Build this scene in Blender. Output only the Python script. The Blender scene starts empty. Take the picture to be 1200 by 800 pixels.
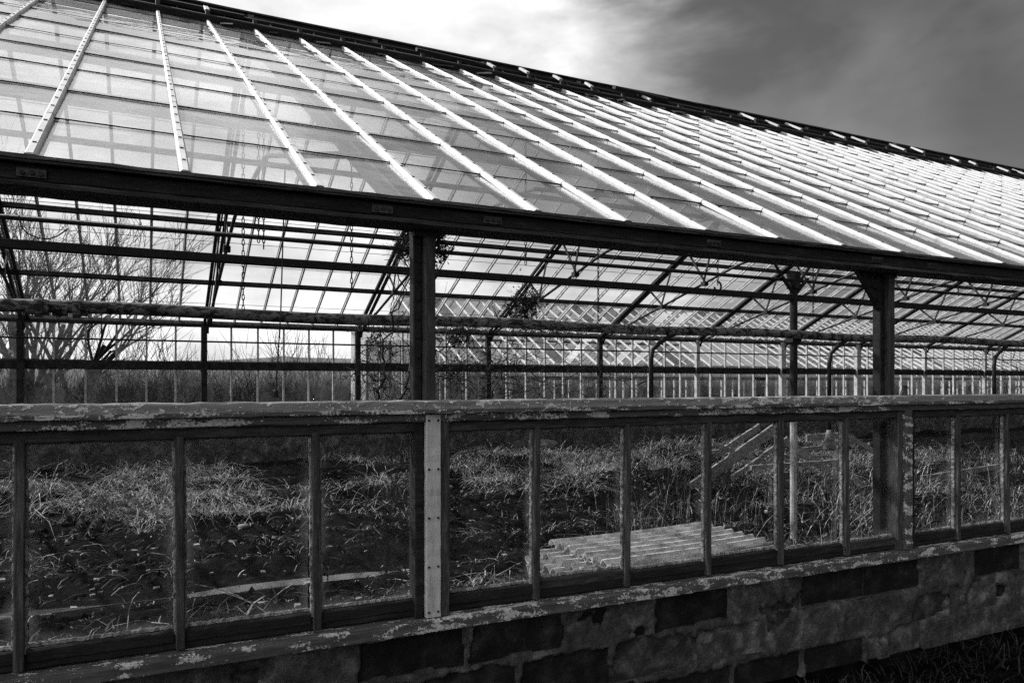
import bpy, math, random
import numpy as np
from mathutils import Vector
random.seed(7); rng = np.random.default_rng(11)
SC = bpy.context.scene
COL = SC.collection
R = math.radians

# ------------------------------------------------------------------ camera
EYE = 1.68; F = 890.0; YAW = R(25.92); V0 = 449.0
cam = bpy.data.cameras.new('camera'); camo = bpy.data.objects.new('camera', cam); COL.objects.link(camo)
cam.sensor_width = 36; cam.lens = F / 1200 * 36; cam.shift_y = (V0 - 400) / 1200
cam.clip_start = .05; cam.clip_end = 3000
camo.location = (0, 0, EYE); camo.rotation_euler = (R(90), 0, -YAW)
SC.camera = camo

# ------------------------------------------------------------------ sky, sun, exposure
SUN_EL, SUN_AZ = R(42), R(-40)          # azimuth from +Y (into the greenhouse) towards +X
world = bpy.data.worlds.new('World'); SC.world = world; world.use_nodes = True
wn, wl = world.node_tree.nodes, world.node_tree.links; wn.clear()
def N(t, **k):
    n = wn.new(t)
    for a, b in k.items(): setattr(n, a, b)
    return n
sky = N('ShaderNodeTexSky', sky_type='NISHITA', sun_disc=False, sun_elevation=SUN_EL, sun_rotation=SUN_AZ)
sky.air_density = 1.0; sky.dust_density = 1.2; sky.ozone_density = 1.0
sep = N('ShaderNodeSeparateColor'); wl.new(sky.outputs[0], sep.inputs[0])
def M_(op, a, b=None, c=None, nodes=None, links=None):
    nodes = nodes or wn; links = links or wl
    n = nodes.new('ShaderNodeMath'); n.operation = op
    for i, x in enumerate((a, b, c)):
        if x is None: continue
        if isinstance(x, (int, float)): n.inputs[i].default_value = x
        else: links.new(x, n.inputs[i])
    return n.outputs[0]
red = M_('MULTIPLY', sep.outputs[0], .52)              # a monochrome film behind a red filter: blue sky goes dark
tc = N('ShaderNodeTexCoord')
mp = N('ShaderNodeMapping'); mp.inputs['Location'].default_value = (6.43, 8.29, 3.55); mp.inputs['Scale'].default_value = (1.0, 1.0, 2.2)
wl.new(tc.outputs['Generated'], mp.inputs[0])
n1 = N('ShaderNodeTexNoise'); n1.inputs['Scale'].default_value = 2.3; n1.inputs['Detail'].default_value = 9; n1.inputs['Roughness'].default_value = .55; n1.inputs['Distortion'].default_value = .35
wl.new(mp.outputs[0], n1.inputs['Vector'])
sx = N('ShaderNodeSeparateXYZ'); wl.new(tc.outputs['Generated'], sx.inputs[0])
side = M_('ADD', M_('SUBTRACT', -.21, M_('MULTIPLY', sx.outputs[0], 1.0)), M_('MULTIPLY', sx.outputs[1], .50))     # cloud bank ahead and left; unseen sky behind kept clear to darken the facade
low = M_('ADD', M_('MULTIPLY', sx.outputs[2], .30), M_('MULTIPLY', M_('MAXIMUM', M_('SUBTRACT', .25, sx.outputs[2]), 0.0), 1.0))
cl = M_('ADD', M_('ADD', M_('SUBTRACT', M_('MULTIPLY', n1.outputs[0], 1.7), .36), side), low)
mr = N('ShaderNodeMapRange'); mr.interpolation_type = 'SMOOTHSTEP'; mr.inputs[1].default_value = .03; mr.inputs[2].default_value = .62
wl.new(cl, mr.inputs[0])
n2 = N('ShaderNodeTexNoise'); n2.inputs['Scale'].default_value = 5.5; n2.inputs['Detail'].default_value = 6
wl.new(mp.outputs[0], n2.inputs['Vector'])
cloudv = M_('ADD', M_('MULTIPLY', n2.outputs[0], 13.0), .7)
mx = N('ShaderNodeMix', data_type='FLOAT')
n3 = N('ShaderNodeTexNoise'); n3.inputs['Scale'].default_value = 3.4; n3.inputs['Detail'].default_value = 7; n3.inputs['Distortion'].default_value = .2
wl.new(mp.outputs[0], n3.inputs['Vector'])
wisp = N('ShaderNodeMapRange'); wisp.inputs[1].default_value = .48; wisp.inputs[2].default_value = .82; wisp.inputs[4].default_value = .15
wl.new(n3.outputs[0], wisp.inputs[0])
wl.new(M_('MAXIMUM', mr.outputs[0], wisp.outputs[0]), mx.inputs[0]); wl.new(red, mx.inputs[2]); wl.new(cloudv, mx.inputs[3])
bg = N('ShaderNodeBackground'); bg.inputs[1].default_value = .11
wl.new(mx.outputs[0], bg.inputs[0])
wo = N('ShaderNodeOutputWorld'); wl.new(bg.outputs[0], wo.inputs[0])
sl = bpy.data.lights.new('sun', 'SUN'); sl.energy = 4.6; sl.angle = R(.53); sl.color = (1, 1, 1)
so = bpy.data.objects.new('sun', sl); COL.objects.link(so)
tosun = Vector((math.sin(SUN_AZ) * math.cos(SUN_EL), math.cos(SUN_AZ) * math.cos(SUN_EL), math.sin(SUN_EL)))
so.rotation_euler = (-tosun).to_track_quat('-Z', 'Y').to_euler(); so.location = tosun * 60
SC.view_settings.view_transform = 'Standard'; SC.view_settings.look = 'None'; SC.view_settings.exposure = .48; SC.view_settings.gamma = 1
SC.view_settings.use_curve_mapping = False
SC.render.engine = 'CYCLES'
SC.cycles.transparent_max_bounces = 40; SC.cycles.max_bounces = 8; SC.cycles.caustics_reflective = False
SC.cycles.use_denoising = False; SC.cycles.sample_clamp_indirect = 4

# ------------------------------------------------------------------ pixel -> position helper (photo pixels, 1200 x 800)
CY, SY = math.cos(YAW), math.sin(YAW)
def px(u, v, Y):
    """The point at depth Y (from the wall the thing belongs to) seen at photo pixel u, v."""
    dx = F * SY + (u - 600) * CY; dy = F * CY - (u - 600) * SY
    t = Y / dy
    return Vector((dx * t, Y, EYE + (V0 - v) * t))
def pxz(u, v, z):
    dx = F * SY + (u - 600) * CY; dy = F * CY - (u - 600) * SY
    t = (z - EYE) / (V0 - v)
    return Vector((dx * t, dy * t, z))
def proj(p):
    fx = p[0] * CY - p[1] * SY; fy = p[1] * CY + p[0] * SY
    return 600 + F * fx / fy, V0 - F * (p[2] - EYE) / fy

# ------------------------------------------------------------------ materials
def new_mat(name):
    m = bpy.data.materials.new(name); m.use_nodes = True
    nt = m.node_tree; nt.nodes.clear()
    return m, nt.nodes, nt.links
def noise(nodes, links, vec, scale, detail=6, rough=.6, stretch=None, dist=0):
    if stretch:
        mp = nodes.new('ShaderNodeMapping'); mp.inputs['Scale'].default_value = stretch
        links.new(vec, mp.inputs[0]); vec = mp.outputs[0]
    n = nodes.new('ShaderNodeTexNoise'); n.inputs['Scale'].default_value = scale
    n.inputs['Detail'].default_value = detail; n.inputs['Roughness'].default_value = rough; n.inputs['Distortion'].default_value = dist
    links.new(vec, n.inputs['Vector']); return n.outputs[0]
def ramp(nodes, links, fac, stops):
    r = nodes.new('ShaderNodeValToRGB'); links.new(fac, r.inputs[0])
    e = r.color_ramp.elements
    while len(e) < len(stops): e.new(.5)
    for i, (p, c) in enumerate(stops):
        e[i].position = p; e[i].color = (c, c, c, 1)
    return r.outputs[0]
def surface(name, stops, scale=6, stretch=None, rough=.8, bump=.3, bscale=None, detail=9, fine=None, spec=.3, dist=0, bdist=.01):
    """Weathered surface: grey ramp over noise in world space, a finer noise over it, relief."""
    m, n, l = new_mat(name)
    pos = n.new('ShaderNodeNewGeometry').outputs['Position']
    a = noise(n, l, pos, scale, detail, .62, stretch, dist)
    colr = ramp(n, l, a, stops)
    if fine:
        b = noise(n, l, pos, fine[0], 5, .7, fine[2] if len(fine) > 2 else stretch)
        fr = ramp(n, l, b, [(.3, 1 - fine[1]), (.7, 1 + 0 * fine[1])])
        mxn = n.new('ShaderNodeMix'); mxn.data_type = 'RGBA'; mxn.blend_type = 'MULTIPLY'; mxn.inputs[0].default_value = 1
        l.new(colr, mxn.inputs[6]); l.new(fr, mxn.inputs[7]); colr = mxn.outputs[2]
    p = n.new('ShaderNodeBsdfPrincipled'); l.new(colr, p.inputs['Base Color'])
    p.inputs['Roughness'].default_value = rough; p.inputs['Specular IOR Level'].default_value = spec
    if bump:
        bb = noise(n, l, pos, bscale or scale * 3, 8, .7, stretch)
        sm = M_('ADD', bb, a, None, n, l)
        bn = n.new('ShaderNodeBump'); bn.inputs['Strength'].default_value = bump; bn.inputs['Distance'].default_value = bdist
        l.new(sm, bn.inputs['Height']); l.new(bn.outputs[0], p.inputs['Normal'])
    o = n.new('ShaderNodeOutputMaterial'); l.new(p.outputs[0], o.inputs[0])
    return m
def glass(name, dirt_lo, dirt_hi, dirt_col=.5, lap=.0, wave=.10, tint=.97, soil=.02, transl=.6, rim=.0):
    m, n, l = new_mat(name)
    pos = n.new('ShaderNodeNewGeometry').outputs['Position']
    uv = n.new('ShaderNodeUVMap'); uv.uv_map = 'UVMap'
    s = n.new('ShaderNodeSeparateXYZ'); l.new(uv.outputs[0], s.inputs[0])
    wv = noise(n, l, pos, 3.2, 3, .5)
    bp = n.new('ShaderNodeBump'); bp.inputs['Strength'].default_value = wave; bp.inputs['Distance'].default_value = .02; l.new(wv, bp.inputs['Height'])
    tr = n.new('ShaderNodeBsdfTransparent'); tr.inputs[0].default_value = (tint, tint, tint, 1)
    gl = n.new('ShaderNodeBsdfGlossy'); gl.inputs['Roughness'].default_value = .015; l.new(bp.outputs[0], gl.inputs['Normal'])
    lw = n.new('ShaderNodeLayerWeight'); lw.inputs[0].default_value = .5
    fr = M_('ADD', M_('MULTIPLY', M_('POWER', lw.outputs['Facing'], 5.0, None, n, l), .95, None, n, l), .034, None, n, l)
    g = n.new('ShaderNodeMixShader'); l.new(fr, g.inputs[0]); l.new(tr.outputs[0], g.inputs[1]); l.new(gl.outputs[0], g.inputs[2])
    # dust film: streaks running down the pane
    d1 = noise(n, l, pos, 2.2, 8, .65, (1.6, .5, .5))
    d2 = noise(n, l, pos, 30, 4, .7)
    dn = M_('ADD', M_('MULTIPLY', d1, .8, None, n, l), M_('MULTIPLY', d2, .2, None, n, l), None, n, l)
    mr = n.new('ShaderNodeMapRange'); mr.inputs[1].default_value = .35; mr.inputs[2].default_value = .72
    mr.inputs[3].default_value = dirt_lo; mr.inputs[4].default_value = dirt_hi; l.new(dn, mr.inputs[0])
    df = n.new('ShaderNodeBsdfDiffuse'); df.inputs[0].default_value = (dirt_col,) * 3 + (1,)
    tl = n.new('ShaderNodeBsdfTranslucent'); tl.inputs[0].default_value = (dirt_col,) * 3 + (1,)
    ds = n.new('ShaderNodeMixShader'); ds.inputs[0].default_value = transl; l.new(df.outputs[0], ds.inputs[1]); l.new(tl.outputs[0], ds.inputs[2])
    dfac = mr.outputs[0]
    if rim:
        fu = M_('MINIMUM', s.outputs[0], M_('SUBTRACT', 1.0, s.outputs[0], None, n, l), None, n, l); fv = M_('MINIMUM', s.outputs[1], M_('SUBTRACT', 1.0, s.outputs[1], None, n, l), None, n, l)
        ed = M_('ADD', M_('MINIMUM', fu, M_('MULTIPLY', fv, 1.4, None, n, l), None, n, l), M_('MULTIPLY', M_('SUBTRACT', noise(n, l, pos, 14, 5, .65), .5, None, n, l), .10, None, n, l), None, n, l)
        er = n.new('ShaderNodeMapRange'); er.interpolation_type = 'SMOOTHSTEP'; er.inputs[1].default_value = .10; er.inputs[2].default_value = -.01; er.inputs[4].default_value = rim; l.new(ed, er.inputs[0])
        dfac = M_('ADD', dfac, er.outputs[0], None, n, l)
    g2 = n.new('ShaderNodeMixShader'); l.new(dfac, g2.inputs[0]); l.new(g.outputs[0], g2.inputs[1]); l.new(ds.outputs[0], g2.inputs[2])
    out = g2.outputs[0]
    if lap:
        # black soil caught in the lap joint at the lower edge of the pane
        jag = M_('MULTIPLY', M_('SUBTRACT', noise(n, l, pos, 22, 3, .6), .5, None, n, l), lap * 1.2, None, n, l)
        e = M_('LESS_THAN', s.outputs[1], M_('ADD', jag, lap, None, n, l), None, n, l)
        so_ = n.new('ShaderNodeBsdfDiffuse'); so_.inputs[0].default_value = (soil,) * 3 + (1,)
        g3 = n.new('ShaderNodeMixShader'); l.new(e, g3.inputs[0]); l.new(out, g3.inputs[1]); l.new(so_.outputs[0], g3.inputs[2]); out = g3.outputs[0]
    o = n.new('ShaderNodeOutputMaterial'); l.new(out, o.inputs[0])
    return m
MT = {}
MT['white_bar'] = surface('white_painted_bar', [(.25, .28), (.42, .56), (.7, .68)], 9, rough=.45, bump=.15, fine=(60, .15), spec=.5)
MT['bolt'] = surface('dark_bolt', [(.3, .01), (.7, .04)], 40, rough=.6, bump=.1)
MT['dark_wood'] = surface('dark_weathered_wood', [(.3, .010), (.55, .028), (.75, .07)], 5, (1, 8, 8), .75, .5, fine=(40, .5))
MT['beam_lip'] = surface('worn_grey_beam_edge', [(.3, .03), (.5, .09), (.75, .22)], 7, (1, 6, 6), .7, .4, fine=(50, .5))
def flaking(name, wood, paint, patch, stretch, edge, keep):
    """Paint left in islands over bare grained wood: patch noise chooses where, fine noise frays the edges."""
    m, n, l = new_mat(name)
    pos = n.new('ShaderNodeNewGeometry').outputs['Position']
    a = noise(n, l, pos, patch, 4, .55, stretch); b = noise(n, l, pos, 85, 4, .65); c = noise(n, l, pos, 330, 2, .5); w = noise(n, l, pos, 1.1, 2, .5)
    g = noise(n, l, pos, 60, 5, .7, (.06, 1, 1))
    mk = M_('ADD', M_('ADD', M_('MULTIPLY', a, .62, None, n, l), M_('MULTIPLY', b, .30, None, n, l), None, n, l), M_('ADD', M_('MULTIPLY', c, .08, None, n, l), M_('MULTIPLY', w, .25, None, n, l), None, n, l), None, n, l)
    mr = n.new('ShaderNodeMapRange'); mr.inputs[1].default_value = keep; mr.inputs[2].default_value = keep + edge; l.new(mk, mr.inputs[0])
    wc = ramp(n, l, g, [(.3, wood[0]), (.7, wood[1])]); pc = ramp(n, l, b, [(.3, paint[0]), (.65, paint[1])])
    x = n.new('ShaderNodeMix'); x.data_type = 'RGBA'; l.new(mr.outputs[0], x.inputs[0]); l.new(wc, x.inputs[6]); l.new(pc, x.inputs[7])
    p = n.new('ShaderNodeBsdfPrincipled'); p.inputs['Roughness'].default_value = .85; p.inputs['Specular IOR Level'].default_value = .2; l.new(x.outputs[2], p.inputs['Base Color'])
    bn = n.new('ShaderNodeBump'); bn.inputs['Strength'].default_value = .9; bn.inputs['Distance'].default_value = .006
    l.new(M_('ADD', mr.outputs[0], M_('MULTIPLY', g, .6, None, n, l), None, n, l), bn.inputs['Height']); l.new(bn.outputs[0], p.inputs['Normal'])
    o = n.new('ShaderNodeOutputMaterial'); l.new(p.outputs[0], o.inputs[0]); return m
MT['flaky'] = flaking('flaking_white_paint_on_wood', (.05, .15), (.34, .68), 26, (.35, 1, 1), .035, .640)
MT['moss'] = flaking('lichen_crusted_rail', (.17, .34), (.48, .78), 42, (.5, 1, 1), .06, .640)
MT['grey_wood'] = surface('grey_weathered_wood', [(.3, .03), (.5, .085), (.7, .20)], 12, (6, 6, .5), .85, .6, fine=(70, .4))
MT['grey_wood_h'] = surface('grey_weathered_board', [(.3, .025), (.5, .06), (.75, .15)], 9, (.7, 6, 6), .85, .6, fine=(70, .4))
MT['putty'] = surface('cracked_pale_putty', [(.35, .10), (.5, .32), (.65, .60)], 40, None, .9, .7, 80)
MT['white_board'] = surface('aged_white_board', [(.28, .42), (.45, .68), (.7, .78)], 6, (5, 5, .8), .6, .3, fine=(45, .25))
MT['steel'] = surface('dark_rusted_steel', [(.35, .006), (.55, .018), (.75, .05)], 14, None, .6, .4, fine=(60, .4))
MT['post_grey'] = surface('worn_grey_post', [(.3, .025), (.5, .06), (.72, .14)], 8, (3, 3, .6), .65, .4, fine=(50, .4))
MT['far_paint'] = surface('old_white_paint', [(.3, .25), (.48, .55), (.7, .72)], 8, None, .6, .3, fine=(40, .35))
MT['far_wood'] = surface('stained_dark_frame', [(.3, .008), (.5, .022), (.75, .07)], 8, None, .75, .3, fine=(40, .4))
MT['pipe'] = surface('peeling_painted_pipe', [(.40, .02), (.47, .05), (.50, .20), (.7, .34)], 11, (1, 1.6, 1.6), .6, .5, fine=(60, .5), dist=.8)
MT['pipe_dark'] = surface('dark_iron_pipe', [(.3, .005), (.6, .016), (.8, .05)], 12, None, .55, .3)
MT['zinc'] = surface('pale_zinc_pipe', [(.3, .08), (.5, .22), (.7, .40)], 14, None, .5, .2, fine=(60, .4))
MT['block'] = surface('dark_stained_block', [(.3, .010), (.48, .026), (.6, .06), (.75, .13)], 9, None, .95, .9, 55, fine=(90, .5), bdist=.012)
m_ = MT['block']; n_, l_ = m_.node_tree.nodes, m_.node_tree.links
p_ = next(x for x in n_ if x.type == 'BSDF_PRINCIPLED'); src = p_.inputs['Base Color'].links[0].from_socket
oi_ = n_.new('ShaderNodeObjectInfo'); tone = ramp(n_, l_, oi_.outputs['Random'], [(.0, .35), (.55, .9), (.75, 1.0), (1.0, 1.0)])
sc_ = M_('ADD', M_('MULTIPLY', M_('POWER', oi_.outputs['Random'], 4.0, None, n_, l_), 4.0, None, n_, l_), .55, None, n_, l_)
vm = n_.new('ShaderNodeVectorMath'); vm.operation = 'SCALE'; l_.new(src, vm.inputs[0]); l_.new(sc_, vm.inputs['Scale']); l_.new(vm.outputs[0], p_.inputs['Base Color'])
MT['mortar'] = surface('pale_mortar', [(.3, .03), (.5, .11), (.75, .20)], 12, None, .95, .8, 60, fine=(90, .4))
MT['plaster'] = surface('stained_render_coat', [(.28, .035), (.42, .085), (.52, .13), (.66, .32)], 6.5, None, .95, 1.0, 45, fine=(26, .65), dist=.4, detail=12, bdist=.02)
MT['soil'] = surface('damp_dark_soil', [(.3, .002), (.5, .0055), (.62, .016), (.74, .11)], 6, None, .9, 1.0, 12, fine=(38, .5), bdist=.06, spec=.04)
MT['straw'] = surface('dead_straw', [(.34, .04), (.5, .26), (.62, .75)], 14, None, .7, 0, fine=(6, .4))
MT['weed'] = surface('dark_weed_stems', [(.3, .008), (.5, .025), (.72, .10)], 9.0, None, .7, 0, spec=.15)
MT['bark'] = surface('bare_bark', [(.3, .010), (.5, .024), (.7, .06)], 9, None, .9, .4)
MT['vine'] = surface('withered_vine', [(.3, .012), (.5, .03), (.7, .09)], 8, None, .8, .2)
MT['fibre'] = surface('weathered_corrugated_sheet', [(.32, .28), (.5, .62), (.64, .78)], 7, None, .85, .5, 50, fine=(40, .4))
MT['stone'] = surface('pale_stone', [(.3, .10), (.5, .24), (.7, .40)], 6, None, .9, .7, 30)
MT['plank'] = surface('old_plank', [(.3, .14), (.5, .30), (.7, .48)], 8, (1, 3, 3), .85, .5, fine=(50, .4))
MT['hill'] = surface('distant_wooded_slope', [(.3, .05), (.5, .09), (.7, .14)], .12, None, 1, 0)
MT['shed'] = surface('pale_shed_wall', [(.3, .45), (.5, .62), (.7, .72)], 1.2, None, .8, .1)
m_, n_, l_ = new_mat('milky_polythene')
d_ = n_.new('ShaderNodeBsdfDiffuse'); d_.inputs[0].default_value = (.7, .7, .7, 1); t_ = n_.new('ShaderNodeBsdfTranslucent'); t_.inputs[0].default_value = (.8, .8, .8, 1)
x_ = n_.new('ShaderNodeMixShader'); x_.inputs[0].default_value = .7; l_.new(d_.outputs[0], x_.inputs[1]); l_.new(t_.outputs[0], x_.inputs[2])
o_ = n_.new('ShaderNodeOutputMaterial'); l_.new(x_.outputs[0], o_.inputs[0]); MT['poly'] = m_
MT['hedge'] = surface('dark_hedge_leaf', [(.3, .02), (.5, .05), (.7, .10)], 3, None, .8, 0)
MT['roof_glass'] = glass('dusty_roof_glass', .05, .28, .80, lap=.017, wave=.22)
MT['far_glass'] = glass('streaked_far_glass', .0, .05, .60, lap=.014, wave=.2)
MT['window_glass'] = glass('old_window_glass', .0, .03, .35, wave=.10, tint=.96, rim=.12)
MT['wash_glass'] = glass('whitewashed_glass', .45, .9, .75, wave=.2)
MT['second_glass'] = glass('grimy_glass', .35, .7, .16, wave=.2)
mpud, n_, l_ = new_mat('still_water')
p_ = n_.new('ShaderNodeBsdfPrincipled'); p_.inputs['Base Color'].default_value = (.03, .03, .03, 1); p_.inputs['Roughness'].default_value = .12; p_.inputs['Specular IOR Level'].default_value = .28
b_ = n_.new('ShaderNodeBump'); b_.inputs['Strength'].default_value = .15; b_.inputs['Distance'].default_value = .01
l_.new(noise(n_, l_, n_.new('ShaderNodeNewGeometry').outputs['Position'], 9), b_.inputs['Height']); l_.new(b_.outputs[0], p_.inputs['Normal'])
o_ = n_.new('ShaderNodeOutputMaterial'); l_.new(p_.outputs[0], o_.inputs[0]); MT['puddle'] = mpud

# ------------------------------------------------------------------ mesh helpers
WORLD_LOC = {}
def tag(o, label=None, cat=None, group=None, kind=None):
    for k, v in (('label', label), ('category', cat), ('group', group), ('kind', kind)):
        if v: o[k] = v
    return o
def empty(name, loc, label, cat, group=None):
    o = bpy.data.objects.new(name, None); COL.objects.link(o); o.location = loc; o.empty_display_size = .2
    WORLD_LOC[o.name] = Vector(loc)
    return tag(o, label, cat, group)
def place(o, wloc, parent):
    COL.objects.link(o); WORLD_LOC[o.name] = Vector(wloc)
    if parent:
        o.parent = parent; o.location = Vector(wloc) - WORLD_LOC[parent.name]
    else: o.location = wloc
    return o
class MB:
    def __init__(s): s.v = []; s.f = []; s.m = []; s.uv = None
    def add(s, vs, fs, m=0):
        b = len(s.v); s.v += [tuple(x) for x in vs]; s.f += [tuple(i + b for i in f) for f in fs]; s.m += [m] * len(fs)
    def box(s, x0, x1, y0, y1, z0, z1, m=0):
        s.add([(x, y, z) for x in (x0, x1) for y in (y0, y1) for z in (z0, z1)],
              [(0, 1, 3, 2), (4, 6, 7, 5), (0, 4, 5, 1), (2, 3, 7, 6), (0, 2, 6, 4), (1, 5, 7, 3)], m)
    def sweep(s, rings, m=0, close=True, cap=True):
        b = len(s.v); n = len(rings[0])
        for r in rings: s.v += [tuple(x) for x in r]
        for i in range(len(rings) - 1):
            for j in range(n if close else n - 1):
                k = (j + 1) % n
                s.f.append((b + i * n + j, b + i * n + k, b + (i + 1) * n + k, b + (i + 1) * n + j)); s.m.append(m)
        if cap and n > 2:
            s.f.append(tuple(b + j for j in range(n))[::-1]); s.m.append(m)
            e = b + (len(rings) - 1) * n; s.f.append(tuple(e + j for j in range(n))); s.m.append(m)
    def bar(s, p, q, w, h, up=(0, 0, 1), m=0, seg=1, jit=0, prof=None, chip=.12):
        """Bar from p to q: w across, h along up; bevelled section; worn when jit is set."""
        p, q = Vector(p), Vector(q); d = (q - p).normalized(); up = Vector(up)
        a = d.cross(up).normalized(); u = a.cross(d).normalized()
        if prof is None:
            c = min(w, h) * chip
            prof = [(-w/2 + c, -h/2), (w/2 - c, -h/2), (w/2, -h/2 + c), (w/2, h/2 - c), (w/2 - c, h/2), (-w/2 + c, h/2), (-w/2, h/2 - c), (-w/2, -h/2 + c)]
        rings = []
        for i in range(seg + 1):
            c = p + (q - p) * (i / seg)
            jx, jy = random.gauss(0, jit), random.gauss(0, jit)
            rings.append([c + a * (x + jx + random.gauss(0, jit * .5)) + u * (y + jy + random.gauss(0, jit * .5)) for x, y in prof])
        s.sweep(rings, m)
    def tube(s, pts, rad, n=8, m=0, cap=True):
        pts = [Vector(p) for p in pts]; rad = rad if hasattr(rad, '__len__') else [rad] * len(pts)
        rings = []; ref = None
        for i, c in enumerate(pts):
            d = (pts[min(i + 1, len(pts) - 1)] - pts[max(i - 1, 0)]).normalized()
            if ref is None:
                ref = d.orthogonal().normalized()
            ref = (ref - d * ref.dot(d)); ref = ref.normalized() if ref.length > 1e-6 else d.orthogonal().normalized()
            e = d.cross(ref)
            rings.append([c + (ref * math.cos(t) + e * math.sin(t)) * rad[i] for t in [2 * math.pi * k / n for k in range(n)]])
        s.sweep(rings, m, cap=cap)
    def build(s, name, mats, parent=None, smooth=False, origin=None):
        v = np.array(s.v, dtype=np.float64)
        lo, hi = v.min(0), v.max(0)
        c = np.array(origin) if origin is not None else np.array([(lo[0] + hi[0]) / 2, (lo[1] + hi[1]) / 2, lo[2]])
        me = bpy.data.meshes.new(name); me.from_pydata((v - c).tolist(), [], s.f)
        mats = mats if isinstance(mats, (list, tuple)) else [mats]
        for x in mats: me.materials.append(MT[x])
        if len(mats) > 1: me.polygons.foreach_set('material_index', s.m)
        if smooth: me.polygons.foreach_set('use_smooth', [True] * len(s.f))
        if s.uv is not None:
            l = me.uv_layers.new(name='UVMap'); l.data.foreach_set('uv', np.array(s.uv, dtype=np.float32).ravel())
        me.update()
        return place(bpy.data.objects.new(name, me), c, parent)
def one(name, mats, parent, fn, smooth=False, label=None, kind=None):
    b = MB(); fn(b); o = b.build(name, mats, parent, smooth)
    if label: o['label'] = label
    if kind: o['kind'] = kind
    return o
def pane_into(b, c4, th):
    """Glass pane from its four corners: lower left, lower right, upper right, upper left."""
    c = [Vector(x) for x in c4]; nn = (c[1] - c[0]).cross(c[3] - c[0]).normalized() * th / 2
    if b.uv is None: b.uv = []
    vs = [x + nn for x in c] + [x - nn for x in c]
    fs = [(0, 1, 2, 3), (7, 6, 5, 4), (0, 4, 5, 1), (1, 5, 6, 2), (2, 6, 7, 3), (3, 7, 4, 0)]
    uvv = [(0, 0), (1, 0), (1, 1), (0, 1)] * 2
    b.add(vs, fs)
    for f in fs: b.uv += [uvv[i] for i in f]
# value noise in numpy
def vnoise(x, y, seed, sc):
    g = np.random.default_rng(seed).random((256, 256))
    x = np.asarray(x, float) * sc + 1000; y = np.asarray(y, float) * sc + 1000
    xi, yi = np.floor(x).astype(int), np.floor(y).astype(int); fx, fy = x - xi, y - yi
    fx = fx * fx * (3 - 2 * fx); fy = fy * fy * (3 - 2 * fy)
    a = g[xi % 256, yi % 256]; b = g[(xi + 1) % 256, yi % 256]; c = g[xi % 256, (yi + 1) % 256]; d = g[(xi + 1) % 256, (yi + 1) % 256]
    return (a * (1 - fx) + b * fx) * (1 - fy) + (c * (1 - fx) + d * fx) * fy
def fbm(x, y, seed, sc, oct=4):
    return sum(vnoise(x, y, seed + i, sc * 2 ** i) * .5 ** i for i in range(oct)) / (2 - .5 ** (oct - 1))
def sst(a, b, x):
    t = np.clip((np.asarray(x, float) - a) / (b - a), 0, 1); return t * t * (3 - 2 * t)

# ------------------------------------------------------------------ building dimensions (metres; z = 0 outside ground)
S = 3.05 / 6                     # bar spacing
X0 = 1.14; BAY = 3.05
KL, KR = -3, 10                  # bay lines
XL, XR = X0 + KL * BAY, X0 + KR * BAY
YW = 3.13                        # front of the lower wall
YE, ZE = 3.19, EYE + .797        # foot of the front roof glass
YR = 9.65; SLN = .544; ZR = ZE + SLN * (YR - YE)
YF, ZF = 16.1, EYE + 1.214       # rear eave
SLF = (ZR - ZF) / (YF - YR)
ZIN = -.27                       # ground inside

# ------------------------------------------------------------------ ground
def gheight(x, y):
    x, y = np.asarray(x, float), np.asarray(y, float)
    ins = sst(3.35, 3.6, y) * (1 - sst(16.0, 16.4, y)) * sst(XL - .3, XL, x) * (1 - sst(XR, XR + .3, x))
    fur = .055 * np.sin(y * 2 * math.pi / 1.05 + 1.2 * fbm(x, y, 3, .5)) + .16 * (fbm(x, y, 21, .9, 5) - .5) + .10 * (fbm(x, y, 31, 4.5, 3) - .5) + .07 * np.maximum(0, vnoise(x, y, 37, 8.5) - .55)
    bank = .32 * sst(11.5, 15.5, y) * (.5 + fbm(x, y, 41, .6))
    mound = .25 * np.exp(-((x - 7.6) ** 2 / 1.2 + (y - 11.8) ** 2 / .8))
    flat = np.exp(-((y - 7.72 - .02 * x) / .42) ** 2) * sst(-3.2, -2.4, x) * (1 - sst(3.0, 3.6, x))
    hin = ZIN + (fur + bank + mound) * (1 - flat) - .035 * flat
    front = .05 * (fbm(x, y, 51, 1.3, 4) - .5) + .04 * sst(3.0, 3.15, y)
    back = -.12 + .3 * (fbm(x, y, 61, .15, 4) - .5)
    far = np.hypot(x, y)
    out = np.where(y < 10, front, back) * (1 - sst(60, 200, far))
    return hin * ins + out * (1 - ins)
xs = np.unique(np.concatenate([-np.geomspace(8.2, 1500, 26), np.arange(-8, -1.5, .25), np.arange(-1.5, 12, .06), np.arange(12, 33, .2), np.geomspace(33.2, 1500, 24)]))
ys = np.unique(np.concatenate([-np.geomspace(3, 1500, 24), np.arange(-3, 2, .5), np.arange(2, 3.3, .06), np.arange(3.3, 9, .05), np.arange(9, 17, .09), np.arange(17, 40, 1.2), np.geomspace(41, 1500, 24)]))
GX, GY = np.meshgrid(xs, ys, indexing='ij'); GZ = gheight(GX, GY)
nx, ny = GX.shape
idx = np.arange(nx * ny).reshape(nx, ny)
q = np.stack([idx[:-1, :-1], idx[1:, :-1], idx[1:, 1:], idx[:-1, 1:]], -1).reshape(-1, 4)
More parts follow.
